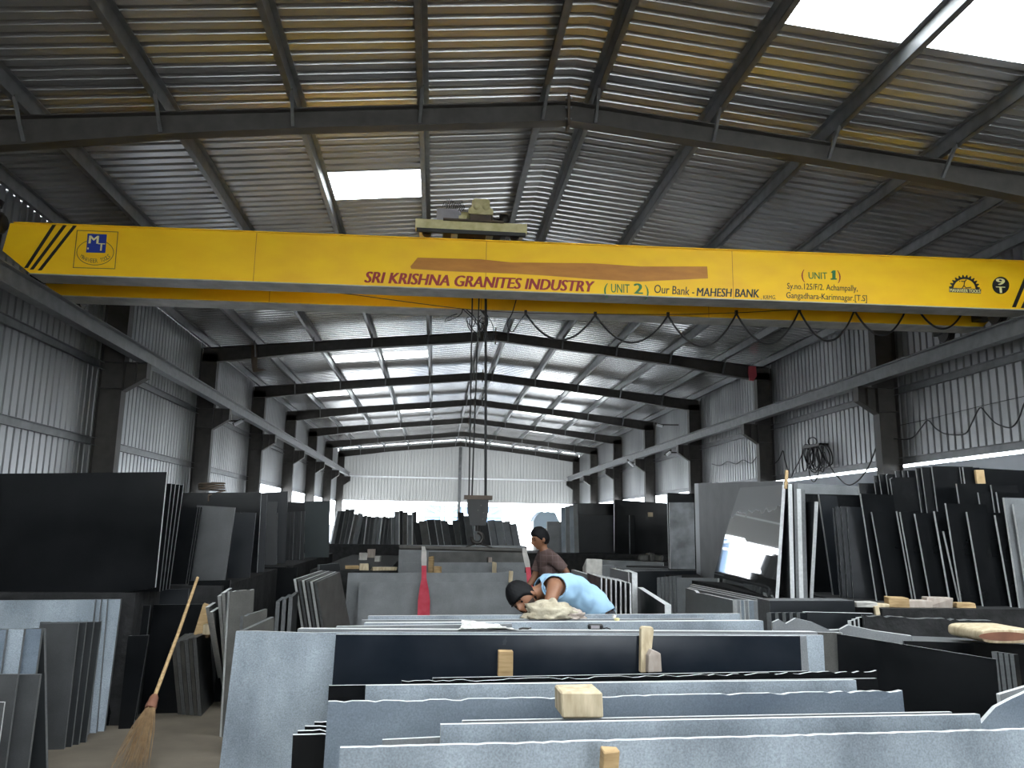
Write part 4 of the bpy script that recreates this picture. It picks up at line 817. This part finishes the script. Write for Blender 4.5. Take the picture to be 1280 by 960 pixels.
# wood wedge and block on the small stack
p = at(252, 792, 7.35); block('reddish wooden wedge propped above the small grey stack by the broom', (p.x, 7.35, p.z-.02), (.13, .06, .27), M_WOOD, (0, .22, 0), skew=.12)
p = at(256, 791, 7.2); block('small pale wooden cube on the small grey stack by the broom', (p.x+.02, 7.22, p.z-.015), (.07, .07, .085), M_WOODP, skew=.05)
for i, (u, v, Y, w, h, d, mt_, lb) in enumerate([(450,716,10.9,.12,.10,.1,M_WOODP,'pale wooden block left of the slung slabs'), (480,713,11.6,.34,.05,.12,M_WOODP,'flat wooden offcut left of the slung slabs'), (440,711,11.6,.18,.05,.1,M_WOOD,'thin brown offcut left of the slung slabs'),
      (454,700,12.6,.13,.13,.1,M_STONE,'pale broken stone chunk behind the slung slabs at left'), (464,697,12.9,.12,.16,.1,M_WOODG,'upright grey stone chunk behind the slung slabs'), (437,690,13.6,.2,.10,.1,M_STONE,'pale stone chunk near the foot of the far leaning row'), (472,702,12.3,.09,.1,.09,M_STONE,'small grey stone chunk left of the slung stack'),
      (547,715.5,11.25,.09,.09,.08,M_WOOD,'brown wooden block on the slung slabs beside the left sling'), (539,704,11.75,.07,.11,.06,M_WOOD,'wooden wedge behind the left sling'), (618,709,11.7,.06,.08,.06,M_WOODP,'small pale wooden block between the sling tops'), (612,703,12.2,.06,.08,.06,M_WOODG,'small grey wooden block between the sling tops')]):
    top_z = at(u, v, Y).z+h
    if u < 500: p = atz(u, v, 1.0); p.y = max(p.y, 11.5)
    else: p = at(u, v, Y); p.z = 0; h = top_z
    block(lb, p, (w, d, h), mt_, (0, 0, random.uniform(-.4, .4)), 'stone chunk' if mt_ == M_STONE else 'wooden block', 'stone_chunk' if mt_ == M_STONE else 'wood_block', skew=.12 if u < 500 else .02)
p = at(638, 728, 10.98); block('upright pale batten on the front slung slab', (p.x, 10.985, p.z+.0), (.055, .04, .15), M_WOODP, (0, .05, 0))
# slings
for (u0, v0, u1, w1, vb, lb) in ((530, 688, 530, 15, 790, 'left red webbing sling around the slung slabs'), (656, 690, 664, 9, 790, 'right red webbing sling around the slung slabs')):
    s_ = empty('lifting_sling', tuple(at(u0, vb, 10.9)), lb, 'lifting sling', 'lifting slings')
    def band(pts, mt, nm):
        mb = MB(); vs = []
        for (u, v, Y, w) in pts: vs += [at(u-w/2, v, Y), at(u+w/2, v, Y)]
        n = len(pts); mb.add(vs, [(2*i, 2*i+1, 2*i+3, 2*i+2) for i in range(n-1)]); mb.add([v+Vector((0, .006, 0)) for v in vs], [(2*i, 2*i+2, 2*i+3, 2*i+1) for i in range(n-1)])
        mb.build(nm, mt, s_)
    du = u1-u0; tilt = 3 if u0 > 600 else -1
    band([(u0-1, v0-5, 11.16, 4), (u0, v0+1, 11.14, 6), (u0+.3*du, v0+11, 11.05, 7), (u0+.5*du, v0+20, 10.93, 6)], M_SLINGW, 'faded_top')
    band([(u0+.5*du, v0+19, 10.93, 6), (u0+.7*du, v0+35, 10.89, 6), (u0+.9*du, v0+48, 10.88, w1*.75), (u1, v0+62, 10.87, w1), (u1-1, vb, 10.86, w1+1)], M_SLING, 'red_band')
# right hand odds and ends on the ledge
p = at(983, 607, 6.99); block('tan wooden stick standing on the pale slab pack', (p.x-.005, 7.0, p.z-.03), (.03, .02, .17), M_TAN, (0, .12, 0), cat='wooden stick', name='wood_stick')
p = at(1226, 606, 7.17); block('tan wooden tag stuck on the large black slab at upper right', (p.x, 7.17, p.z), (.087, .03, .14), M_TAN, (0, -.05, 0), cat='wooden tag', name='wood_tag')
p = at(813, 646, 18.27); block('small pale wooden block stuck on the right wide black slab', p, (.11, .05, .1), M_WOODP)
for i, (u, v, w, h, d, mt_, lb) in enumerate([(1079,747,.17,.045,.12,M_STONE,'flat pale stone piece below the narrow pale-edged slabs'), (1100,749,.12,.03,.1,M_WOODP,'thin pale wooden offcut at the foot of the front black slabs'), (1122,764,.16,.085,.12,M_WOOD,'wooden block with dark knot at the foot of the front black slabs'),
      (1148,766,.2,.06,.14,M_WOODG,'grey wooden wedge at the foot of the front black slabs'), (1172,767,.2,.09,.12,M_WOODG,'grey triangular offcut under the front black slabs'), (1205,770,.16,.045,.1,M_WOOD,'orange brown offcut at the right foot of the black slabs')]):
    p = at(u, v, 6.42-.0*i); block(lb, (p.x, 6.42, TIER), (w, d, h), mt_, (0, 0, random.uniform(-.3, .3)), 'stone chunk' if mt_ == M_STONE else 'wooden block', 'stone_chunk' if mt_ == M_STONE else 'wood_block', skew=.15)
p = at(1097, 769, 5.66); block('upright pale stick in front of the long rough slab', (p.x, 5.66, p.z), (.035, .025, .065), M_WOODP, (0, -.15, 0), cat='wooden stick', name='wood_stick')
for i, (u, w, h, lb) in enumerate([(804,.2,.15,'left brown rubble stone before the right wide black slab'), (813,.16,.18,'middle brown rubble stone before the right wide black slab'), (822,.16,.14,'right brown rubble stone before the right wide black slab')]):
    p = at(u, 701, 17.4); block(lb, (p.x, 17.4, .93), (w, .2, h), M_BROWN, (0, 0, i*.5), 'rubble stone', 'rubble_stone', .02, .2)
plinth('rough dark stone block under the brown rubble stones', 2.2, 3.6, 17.0, 18.0, .93)
p = at(750, 710, 10.4); block('pale stone block behind the dark pack at right', (p.x-.1, 10.4, 0), (.22, .12, p.z+.13), M_STONE, (0, 0, .2), 'stone block', 'stone_block', .01, .1)
p = at(1250, 803, 5.2); lg = MB()
L0, L1 = at(1221, 794, 5.05), at(1300, 796, 5.0)
lr = (at(1240, 785, 5.0).z-at(1240, 803, 5.0).z)/2
ring0 = []; n = 18
mb = MB().prism([Vector(((L0.x+L1.x)/2+(L1.x-L0.x)/2*math.copysign(abs(math.cos(t))**.35, math.cos(t)), 5.0, L0.z+lr*math.copysign(abs(math.sin(t))**.6, math.sin(t)))) for t in [2*math.pi*k/28 for k in range(28)]], (0, .35, 0))
lg = tag(mb.build('sawn_log', M_WOODP, bevel=.006), 'split wooden log with red heartwood lying at the right edge', 'log')
cx = at(1256, 795, 5.0).x
MB().prism([Vector((cx+.18*math.cos(t), 4.999, L0.z+lr*.62*math.sin(t))) for t in [2*math.pi*k/28 for k in range(28)]], (0, -.004, 0)).build('heartwood', M_WOODD, lg)
# hose coil on the wide black slab
c0 = at(262, 614, 10.03); mb = MB(); pts = []
for k in range(60): a_ = k*.35; pts.append((c0.x+(.15+.012*math.sin(k))*math.cos(a_), c0.y+.1+.09*math.sin(a_), c0.z+.015+.0016*k))
mb.tube(pts, .012, 5); mb.tube([pts[0], (c0.x-.0, c0.y-.03, c0.z-.05), (c0.x+.005, c0.y-.035, c0.z-.12)], .01, 5)
tag(mb.build('hose_coil', M_RUST), 'coiled brown hose lying on the wide black slab at left', 'hose')
#%%CABLES
def smooth(pts, k=4):
    P_ = [Vector(p) for p in pts]; P_ = [P_[0]*2-P_[1]]+P_+[P_[-1]*2-P_[-2]]; out = []
    for i in range(1, len(P_)-2):
        a, b, c, d = P_[i-1:i+3]
        for j in range(k):
            t = j/k; out.append(.5*((2*b)+(c-a)*t+(2*a-5*b+4*c-d)*t*t+(3*b-a-3*c+d)*t**3))
    return out+[P_[-2]]
def cable(name, label, pts, r=.012, cat='cable', group=None, mt=None, par=None):
    mb = MB()
    for p_ in (pts if isinstance(pts[0], list) else [pts]): mb.tube(smooth(p_) if len(p_) > 3 else p_, r, 6)
    o = mb.build(name, mt or M_RUB, par)
    return tag(o, label, cat, group) if par is None else o
def hang(A, B, low, n=12):
    """points of a cable drooping between A and B through a lowest point"""
    out = []
    for i in range(n+1):
        t = i/n; s = (low-A).dot(B-A)/(B-A).length_squared; p = A.lerp(B, t); m_ = A.lerp(B, min(.95, max(.05, s)))
        dip = (low.z-m_.z)*4*t*(1-t); out.append(p+Vector((0, 0, dip)))
    return out
FY_ = 11.42
w0 = [(425,366.5),(447,369),(578,386),(657,391),(744,392.5),(835,393),(920,391),(999,387),(1068,387),(1132,387),(1149,388),(1203,390),(1225,391)]
F = empty('festoon_cable', tuple(at(835, 394, FY_)), 'black power cable hanging in loops from a wire under the yellow girders', 'cable')
cable('carrier_wire', '', [tuple(at(u, v, FY_)) for u, v in w0], .006, mt=M_RUST, par=F)
hg = [(657,392,692,424.6),(744,394,786,428),(835,394.5,880,432.7),(920.5,392,974,429),(999,388,1035,426),(1068,388,1105,419),(1132,388,None,None),(1149,389,1179,411),(1203,391,None,None)]
for (u, v, lu, lv), (u2, v2, _, _) in zip(hg, hg[1:]):
    if lu: cable('cable_loop', '', hang(at(u, v, FY_), at(u2, v2, FY_), at(lu, lv, FY_)), .016, par=F)
for u, v, _, _ in hg: p = at(u, v, FY_); MB().box((p.x-.02, FY_-.02, p.z-.03), (p.x+.02, FY_+.02, p.z+.05)).build('hanger', M_GREASE, F)
rnd = random.Random(2); pts = []
for (u, v) in ((578, 386), (583, 387), (600, 387), (604, 388)):
    for k in range(2):
        du, dv = rnd.uniform(-24, 24), rnd.uniform(14, 38)
        A_ = at(u, v, FY_); pts.append([tuple(A_.lerp(at(u+du, v+dv, FY_), t)+Vector((.08*math.sin(math.pi*t), 0, 0))) for t in [i/6 for i in range(7)]]+[tuple(at(u+du, v+dv, FY_).lerp(at(u+du*.3, v+dv*.4, FY_), t)-Vector((.06*math.sin(math.pi*t), 0, 0))) for t in [i/6 for i in range(1, 7)]])
pts.append([tuple(at(646, 372, 11.3)), tuple(at(640, 392, 11.35)), tuple(at(634, 404, 11.4)), tuple(at(640, 415, 11.4)), tuple(at(648, 404, 11.4)), tuple(at(657, 392, FY_))])
cable('cable_tangle', 'tangle of thin black cables around the hoist ropes under the girders', pts, .008)
XW = 7.6
def wx(u, v): return atx(u, v, XW)
cable('support_wire', 'thin wire stretched along the right wall sheeting', [tuple(wx(u, v)) for u, v in ((1122,532),(1160,524),(1224.5,508),(1300,491))], .006)
cable('wall_cable', 'black cable drooping in waves along the right wall sheeting', [tuple(wx(u, v)) for u, v in ((1100,541),(1112,547),(1122,548.5),(1134,549),(1143,545),(1152,534),(1159.7,525.5),(1168,534),(1178,541),(1190,543.5),(1206.6,542),(1214,530),(1224.5,510),(1232,516),(1243,528),(1257,534),(1266,533),(1274,522),(1281,503),(1290,498))], .012)
cable('wall_cable', 'thin black cable waving between the columns on the far right wall', [tuple(wx(u, v)) for u, v in ((890,580),(900,582),(909.6,577),(920,580),(929,575),(939,579),(948,569.5),(956,577),(965,580.5),(973,575),(978.6,563.5),(981,575),(985,588))], .013)
C_ = wx(1020, 560); pts = []; rnd = random.Random(9)
def wl(u, v, dx=0): p = wx(u, v); return Vector((XW-.03-dx, p.y, p.z))
for k in range(13):
    ua = 1008+k*2.1; spread = rnd.uniform(-8, 8); dep = rnd.uniform(24, 48); wdt = rnd.uniform(3, 9)
    l_ = []
    for i in range(17):
        t = i/16; a_ = math.pi*2*t; l_.append(tuple(wl(ua+spread*(1-math.cos(a_))/2+wdt*math.sin(a_), 556+dep*(1-math.cos(a_))/2, .02*(k % 4))))
    pts.append(l_)
pts.append([tuple(wl(1018+5.5*math.cos(t), 552+5*math.sin(t), .02)) for t in [i*.5 for i in range(14)]])
pts.append([tuple(wl(u, v, .02)) for u, v in ((1033,565),(1038,579),(1048,594),(1062,606),(1074,602),(1086,588),(1094,570),(1100,553))])
pts.append([tuple(wl(u, v, .04)) for u, v in ((1010,558),(1003,575),(995,590),(993,596))])
CC = cable('cable_coil', 'big hanging coil of black cable on the right wall', pts, .014)
MB().box((XW-.12, wx(1030,558).y, wx(1020,559).z), (XW+.115, wx(1008,558).y, wx(1020,556).z)).build('hook_bar', M_GREASE, CC)
p = at(319, 448, 20.85)
mb = MB().prism([at(314.5,432,20.95), at(321,431,20.95), at(321.5,460,20.95), at(333,462.5,20.95), at(322,464.5,20.95), at(316,465,20.95), at(314,450,20.95)], (0, .05, 0)); tag(mb.build('hanging_bracket', M_RUST), 'rusty strip bracket hanging from the left rafter', 'bracket')
mb = MB().prism([at(936,457.5,20.96), at(945,458,20.96), at(946,470,20.96), at(942,476,20.96), at(937,475.5,20.96), at(935.5,466,20.96)], (0, .04, 0)); tag(mb.build('pink_tag', M_PINK), 'pink plastic sheet hanging from the right rafter end', 'plastic sheet')
for (u0, v0, u1, v1, Y, lb) in ((293,531,303,525.5,23.0,'short white tube light on the left wall'), (833,569,838,565,28.6,'white lamp under the right runway beam, nearer one'), (785.5,577,792,583,33.5,'white lamp under the right runway beam, farther one'), (821,531,828,533,29.6,'small white lamp fixed high under the right roof')):
    a_, b_ = at(u0, v0, Y), at(u1, v1, Y); t_ = MB().tube([a_, b_], .05, 8); o = tag(t_.build('tube_light', M_LAMP), lb, 'lamp', 'lamps')
    d_ = (b_-a_).normalized(); MB().tube([a_-d_*.06+Vector((0, .05, .05)), b_+d_*.06+Vector((0, .05, .05))], .035, 6).build('fitting', M_STEEL, o); k_ = (a_+b_)/2; MB().tube([k_+Vector((0, .05, .05)), Vector((math.copysign(7.71, k_.x), k_.y+.05, k_.z+.05))] if k_.z < 6 else [k_, Vector((k_.x, k_.y, zsheet(k_.x)+.08))], .025, 6).build('bracket', M_STEEL, o)
# things outside the far opening
E_ = empty('lattice_gate', (1.3, 58, 0), 'white lattice frame with blue grey panels seen through the far opening', 'gate')
xa, xb = at(526, 640, 58).x, at(632, 640, 58).x; zb_, zt2 = at(580, 655, 58).z, at(580, 630.5, 58).z
for i in range(3):
    a_ = xa+(xb-xa)*i/3; MB().box((a_+.25, 58.0, .0), (a_+(xb-xa)/3-.25, 58.08, zt2-.1)).build('panel', M_BLUEGL, E_)
mb = MB()
for k in range(5): x = xa+(xb-xa)*k/4; mb.tube([(x, 57.9, 0), (x, 57.9, zt2)], .09, 6)
for z in (zt2, zb_+.6): mb.tube([(xa, 57.9, z), (xb, 57.9, z)], .09, 6)
for k in range(4):
    x0 = xa+(xb-xa)*k/4; x1 = xa+(xb-xa)*(k+1)/4; mb.tube([(x0, 57.9, zb_+.6 if k % 2 else zt2), (x1, 57.9, zt2 if k % 2 else zb_+.6)], .07, 6)
mb.build('frame', M_WHITEP, E_)
px0, px1 = at(667, 650, 30).x, at(700, 650, 30).x
K = empty('wrapped_bundle', ((px0+px1)/2, 30.5, 0), 'stack wrapped in pale blue sheet behind the standing man', 'wrapped stack')
MB().box((px0+.1, 30.1, 0), (px1-.1, 31, at(680, 650, 30).z)).build('stack', M_STONE, K, bevel=.02)
mb = MB(); n = 12; top_ = at(680, 640, 30).z; low_ = at(680, 652, 30).z; pr_ = []
for i in range(n+1): t = i/n; pr_.append((px0+(px1-px0)*t, low_+(top_-low_)*(min(1, t*5, (1-t)*5))+.03*math.sin(i*2.1)))
mb.prism([(x, 30.0, z) for x, z in [(px0, low_-.25)]+pr_+[(px1, low_-.25)]], (0, 1.2, 0)); mb.build('wrapping', mat('pale_blue_sheeting', (.55,.68,.78), .5), K)
#%%PEOPLE
def skin(verts, edges, root=0, sub=2):
    me = bpy.data.meshes.new('s'); me.from_pydata([tuple(p) for p, r in verts], edges, []); o = bpy.data.objects.new('s', me); COL.objects.link(o)
    md = o.modifiers.new('k', 'SKIN'); sd = me.skin_vertices[0].data
    for i, (p, r) in enumerate(verts): sd[i].radius = (r, r) if not isinstance(r, tuple) else r; sd[i].use_root = (i == root)
    md.branch_smoothing = .4; s2 = o.modifiers.new('s', 'SUBSURF'); s2.levels = s2.render_levels = sub
    dg = bpy.context.evaluated_depsgraph_get(); dg.update(); m2 = bpy.data.meshes.new_from_object(o.evaluated_get(dg))
    vs = [v.co.copy() for v in m2.vertices]; fs = [list(p.vertices) for p in m2.polygons]
    bpy.data.objects.remove(o); bpy.data.meshes.remove(me); bpy.data.meshes.remove(m2); return vs, fs
def chain(idx): return [(idx[i], idx[i+1]) for i in range(len(idx)-1)]
def finish(parts, name, mt, parent=None, voxel=.008, smooth=6, origin=None):
    mb = MB()
    for vs, fs in parts: mb.add(vs, fs)
    o = mb.build('tmp', mt); org = o.location.copy()
    r = o.modifiers.new('r', 'REMESH'); r.mode = 'VOXEL'; r.voxel_size = voxel; r.use_smooth_shade = True
    if smooth: s = o.modifiers.new('s', 'SMOOTH'); s.iterations = smooth; s.factor = .5
    dg = bpy.context.evaluated_depsgraph_get(); dg.update(); me = bpy.data.meshes.new_from_object(o.evaluated_get(dg)); me.name = name
    me.materials.clear(); me.materials.append(mt)
    for p in me.polygons: p.use_smooth = True
    bpy.data.objects.remove(o)
    n = bpy.data.objects.new(name, me); COL.objects.link(n)
    if parent is not None: n.parent = parent; n.location = org-Vector(parent['_o'])
    else: n.location = org
    n['_o'] = tuple(org); return n
def head(c, fwd, up, s=1.0, hair=False, beard=False, low=0):
    """head as a shaped sphere: brow, eye sockets, nose, lips, chin; or its hair / beard shell"""
    fwd = fwd.normalized(); rt = fwd.cross(up).normalized(); up = rt.cross(fwd); bm = bmesh.new(); bmesh.ops.create_uvsphere(bm, u_segments=72, v_segments=48, radius=1); kill = []
    for v in bm.verts:
        x, y, z = v.co.x, v.co.y, v.co.z
        g = lambda cx, cz, w, h: math.exp(-((x-cx)/w)**2-((z-cz)/h)**2) if y > 0 else 0
        hx, hy, hz = .076*x, .098*y, .122*z
        if z < -.1: hx *= 1-.32*min(1, (-z-.1)/.8); hy *= 1-.10*(-z-.1) if y > 0 else 1-.35*(-z-.1)
        hy += .030*g(0, -.22, .16, .20)+.012*g(0, .02, .12, .2)+.010*g(0, .22, .6, .12)-.012*g(.36, .03, .2, .13)-.012*g(-.36, .03, .2, .13)+.010*g(0, -.55, .3, .09)+.012*g(0, -.80, .3, .16)-.006*g(0, -.64, .3, .04)
        isface = y > .18 and z < (.50 if abs(x) < .6 else .2)
        isear = abs(x) > .80 and -.4 < z < .15 and -.1 < y < .4
        if hair:
            L_ = ((-1, -.55), (-.2, -.50), (.05, -.20), (.30, .02), (.6, .36-low*.7), (1, .48-low)); zl = .48-low
            for (ya, za), (yb, zb) in zip(L_, L_[1:]):
                if y <= yb: zl = za+(zb-za)*(y-ya)/(yb-ya); break
            w = min(1, max(0, (z-zl+.07)/.14)); w = w*w*(3-2*w); tg = 1.13+.07*max(0, z)+.14*max(0, y)*max(0, z+.1)+.012*math.sin(x*23+y*17)*math.sin(z*19); k = .90+(tg-.90)*w
            hx *= k; hy *= k; hz *= k
        if beard:
            w = min(1, max(0, (-.22-z+.08)/.16))*min(1, max(0, (y+.12)/.2))
            if abs(x) < .30 and y > .4 and z > -.52: w = 0
            k = .92+.115*w; hx *= k; hy *= k; hz *= k
        v.co = c+(rt*hx+fwd*hy+up*hz)*s
    if kill: bmesh.ops.delete(bm, geom=kill, context='VERTS')
    bm.verts.index_update(); vs = [v.co.copy() for v in bm.verts]; fs = [[q.index for q in f.verts] for f in bm.faces]; bm.free(); return vs, fs
def ear(c, fwd, up, sd, s=1.0):
    fwd = fwd.normalized(); rt = fwd.cross(up).normalized(); bm = bmesh.new(); bmesh.ops.create_uvsphere(bm, u_segments=12, v_segments=8, radius=1)
    vs = [c+(rt*(sd*.080+v.co.x*.011)+fwd*(-.004+v.co.y*.020)+up*(-.012+v.co.z*.032))*s for v in bm.verts]; fs = [[q.index for q in f.verts] for f in bm.faces]; bm.free(); return vs, fs
def hand(w, d, palm_n, s=1.0, curl=.6, thumb=1):
    """palm, four unequal bent fingers and a side thumb from wrist w along d"""
    d = d.normalized(); n = palm_n.normalized(); sd = d.cross(n).normalized(); n = sd.cross(d); out = []
    out.append(skin([(w, (.024*s, .024*s)), (w+d*.04*s, (.032*s, .020*s)), (w+d*.085*s, (.036*s, .018*s))], [(0,1),(1,2)], 0, 1))
    for k, (off, ln) in enumerate(((-.030, .068), (-.010, .078), (.010, .072), (.029, .056))):
        b = w+d*.085*s+sd*off*s; p = [b-d*.025*s, b]; a_ = 0.0; q_ = b
        for j in range(3): a_ += curl*(.55+.12*k*.3); q_ = q_+(d*math.cos(a_)+n*math.sin(a_))*ln*s*(.42, .32, .26)[j]; p.append(q_)
        out.append(skin([(x, .0088*s*(1-.07*i)) for i, x in enumerate(p)], chain(range(len(p))), 0, 1))
    b = w+d*.03*s-sd*.028*s*thumb; p = [b, b+(d*.6-sd*.7*thumb+n*.3)*.035*s, b+(d*.9-sd*.6*thumb+n*.6)*.062*s, b+(d*1.1-sd*.35*thumb+n*.9)*.078*s]
    out.append(skin([(x, .0105*s*(1-.06*i)) for i, x in enumerate(p)], chain(range(4)), 0, 1)); return out
# ---- man bent over the slab, facing left
pel = at(752, 772, 5.86); sp1 = at(733, 752, 5.80); sp2 = at(712, 739, 5.74); nb = at(690, 733, 5.70); nk = at(677, 738, 5.66); hd = at(655, 748.5, 5.62)
sL = at(694, 733, 5.53); eL = at(686, 757, 5.42); wL = at(674, 765, 5.33); sR = at(684, 734, 5.90); eR = at(672, 764, 5.84); wR = at(664, 768, 5.5)
fwd = (at(649, 762, 5.55)-hd).normalized(); fwd = (fwd+Vector((-.35, -.55, 0))).normalized(); upv = (at(640, 738, 5.6)-hd).normalized()
hipL = pel+Vector((.02, -.10, -.04)); hipR = pel+Vector((.02, .10, -.04)); kL = Vector((pel.x+.06, pel.y-.11, .52)); kR = Vector((pel.x-.02, pel.y+.12, .52)); aL = Vector((pel.x+.12, pel.y-.11, .09)); aR = Vector((pel.x+.05, pel.y+.13, .09))
V = [(pel, .12), (sp1, .13), (sp2, .135), (nb, .10), (nk, .052), (hd, .06), (sL, .058), (eL, .042), (wL, .027), (sR, .058), (eR, .042), (wR, .027), (hipL, .095), (kL, .062), (aL, .042), (aL+Vector((-.16, 0, -.05)), .035), (hipR, .095), (kR, .062), (aR, .042), (aR+Vector((-.16, 0, -.05)), .035)]
Eg = [(0,1),(1,2),(2,3),(3,4),(4,5),(3,6),(6,7),(7,8),(3,9),(9,10),(10,11),(0,12),(12,13),(13,14),(14,15),(0,16),(16,17),(17,18),(18,19)]
parts = [skin(V, Eg)]+[head(hd, fwd, upv), ear(hd, fwd, upv, 1), ear(hd, fwd, upv, -1)]+hand(wL, Vector((-.8, -.3, -.35)), Vector((0, -.1, -1)), 1, .5, -1)+hand(wR, Vector((-.7, -.5, -.3)), Vector((0, 0, -1)), 1, .5, 1)
P1 = finish(parts, 'person', M_SKIN, None, .0065, 3)
tag(P1, 'man in a light blue sleeveless shirt bent low over the slab and cream cloth', 'person')
def garment(body, bones, keep, name, mt, off, wr=.006, seed=1):
    """cloth that follows the body: the body surface nearest to some bones, moved outwards, with folds"""
    from mathutils import noise
    me = body.data; org = Vector(body['_o']); near = []
    for v in me.vertices:
        p = org+v.co; best = None
        for k, (a, b, ra, rb) in enumerate(bones):
            ab = b-a; t = min(1, max(0, (p-a).dot(ab)/ab.length_squared)); dd = (p-a-ab*t).length-(ra+(rb-ra)*t)
            if best is None or dd < best[0]: best = (dd, k, t)
        near.append(best)
    bm = bmesh.new(); bm.from_mesh(me); bm.verts.ensure_lookup_table(); rm = [v for v in bm.verts if not keep(near[v.index][1], near[v.index][2])]
    nrm = {v.index: v.normal.copy() for v in bm.verts}
    for v in bm.verts:
        n = .7*noise.noise(v.co*7+Vector((seed, 0, 0)))+.6*noise.noise(Vector((v.co.x*20+v.co.z*9, v.co.y*6, v.co.z*12-v.co.x*6)))
        v.co += nrm[v.index]*(off+wr*n)
    bmesh.ops.delete(bm, geom=rm, context='VERTS')
    for _ in range(3): bmesh.ops.smooth_vert(bm, verts=bm.verts, factor=.4, use_axis_x=True, use_axis_y=True, use_axis_z=True)
    m2 = bpy.data.meshes.new(name); bm.to_mesh(m2); bm.free(); m2.materials.append(mt)
    for p in m2.polygons: p.use_smooth = True
    o = bpy.data.objects.new(name, m2); COL.objects.link(o); o.parent = body; o['_o'] = body['_o']
    md = o.modifiers.new('s', 'SOLIDIFY'); md.thickness = .008; md.offset = 0; return o
def bones_of(V): return [(V[a][0], V[b][0], V[a][1], V[b][1]) for a, b in Eg]
BN = bones_of(V)
garment(P1, BN, lambda k, t: k in (0, 1, 2) or (k == 3 and t < .55) or (k in (5, 8) and t < .80), 'shirt', M_SHIRT, .022, .020)
garment(P1, BN, lambda k, t: k in (11, 15, 12, 16) or (k in (13, 17) and t < .9) or (k == 0 and t < .22), 'trousers', M_TROU, .014)
for a_ in (aL, aR): finish([skin([(a_+Vector((.03,0,-.04)), .05), (a_+Vector((-.08,0,-.045)), .046), (a_+Vector((-.19,0,-.05)), .04)], [(0,1),(1,2)])], 'shoe', M_BLACK, P1, .01, 3)
def solidify(vs, fs, name, mt, par, th=.012):
    o = MB().add(vs, fs, 0, True).build(name, mt, par); md = o.modifiers.new('s', 'SOLIDIFY'); md.thickness = th; md.offset = 0; return o
MB().add(*head(hd, fwd, upv, 1.0, hair=True, low=.24), 0, True).build('hair', M_HAIR, P1)
MB().add(*head(hd, fwd, upv, 1.0, beard=True), 0, True).build('beard', mat('short_black_beard', (.025,.014,.010), .7), P1)
rt_ = fwd.cross(upv).normalized()
for sd in (-1, 1):
    e = hd+fwd*.086+rt_*sd*.031+upv*.028; MB().tube([e-rt_*.018-upv*.003, e+upv*.004+fwd*.004, e+rt_*.018-upv*.003], .005, 6).build('eyebrow', M_HAIR, P1)
    e = hd+fwd*.079+rt_*sd*.031+upv*.004; MB().lathe(e, fwd, [(0, .010), (.002, .009), (.004, .004)], 12).build('eye', M_HAIR, P1)
# ---- man standing behind him, seen from the side
bx = at(687, 690, 9.0).x; byy = 9.0; H = at(675, 659.5, 9.0).z
hd2 = at(675.5, 674, 9.0); fw2 = Vector((-.9, -.25, -.22)).normalized(); up2 = Vector((-.20, 0, 1)).normalized()
nk2 = at(680, 688, 9.0); ch2 = at(686, 706, 9.0); wa2 = at(692, 735, 9.0); pv2 = Vector((wa2.x+.01, 9.0, .88))
sL2 = at(693, 699, 8.86); eL2 = at(710, 717, 8.84); wL2 = at(703, 742, 8.80); sR2 = at(676, 699, 9.14); eR2 = at(668, 722, 9.12); wR2 = at(655, 740, 9.05)
hl, hr = pv2+Vector((0, -.09, -.03)), pv2+Vector((0, .09, -.03)); kl, kr = Vector((pv2.x-.02, 8.9, .48)), Vector((pv2.x, 9.1, .48)); al, ar = Vector((pv2.x+.02, 8.9, .08)), Vector((pv2.x+.06, 9.1, .08))
V = [(pv2, .12), (wa2, .125), (ch2, .140), (nk2.lerp(ch2, .45), .095), (nk2, .05), (hd2, .06), (sL2, .056), (eL2, .040), (wL2, .027), (sR2, .056), (eR2, .040), (wR2, .027), (hl, .09), (kl, .06), (al, .042), (al+Vector((-.16,0,-.045)), .035), (hr, .09), (kr, .06), (ar, .042), (ar+Vector((-.16,0,-.045)), .035)]
parts = [skin(V, Eg)]+[head(hd2, fw2, up2, .98), ear(hd2, fw2, up2, 1), ear(hd2, fw2, up2, -1)]+hand(wL2, wL2-eL2, Vector((-1, .3, 0)), 1, .45, 1)+hand(wR2, wR2-eR2, Vector((0, .2, -1)), 1, .45, -1)
P2 = finish(parts, 'person', M_SKIN, None, .0075, 3)
tag(P2, 'man in a brown checked shirt standing sideways behind the bent man', 'person')
BN = bones_of(V)
garment(P2, BN, lambda k, t: k in (0, 1, 2) or (k == 3 and t < .5) or k in (5, 8) or (k in (6, 9) and t < .72), 'shirt', M_PLAID, .016, .006, 4)
garment(P2, BN, lambda k, t: k in (11, 15, 12, 16) or (k in (13, 17) and t < .9) or (k == 0 and t < .25), 'trousers', M_TROU, .012)
for a_ in (al, ar): finish([skin([(a_+Vector((.03,0,-.035)), .05), (a_+Vector((-.08,0,-.04)), .044), (a_+Vector((-.19,0,-.045)), .038)], [(0,1),(1,2)])], 'shoe', M_BLACK, P2, .01, 3)
MB().add(*head(hd2, fw2, up2, .98, hair=True), 0, True).build('hair', M_HAIR, P2)
for sd in (-1, 1):
    r2_ = fw2.cross(up2).normalized(); e = hd2+fw2*.084+r2_*sd*.031+up2*.028; MB().tube([e-r2_*.018-up2*.003, e+up2*.004+fw2*.004, e+r2_*.018-up2*.003], .005, 6).build('eyebrow', M_HAIR, P2)
    e = hd2+fw2*.078+r2_*sd*.031+up2*.004; MB().lathe(e, fw2, [(0, .010), (.002, .009), (.004, .004)], 12).build('eye', M_HAIR, P2)
for o in list(bpy.data.objects):
    for k in ('_o', '_p'):
        if k in o: del o[k]
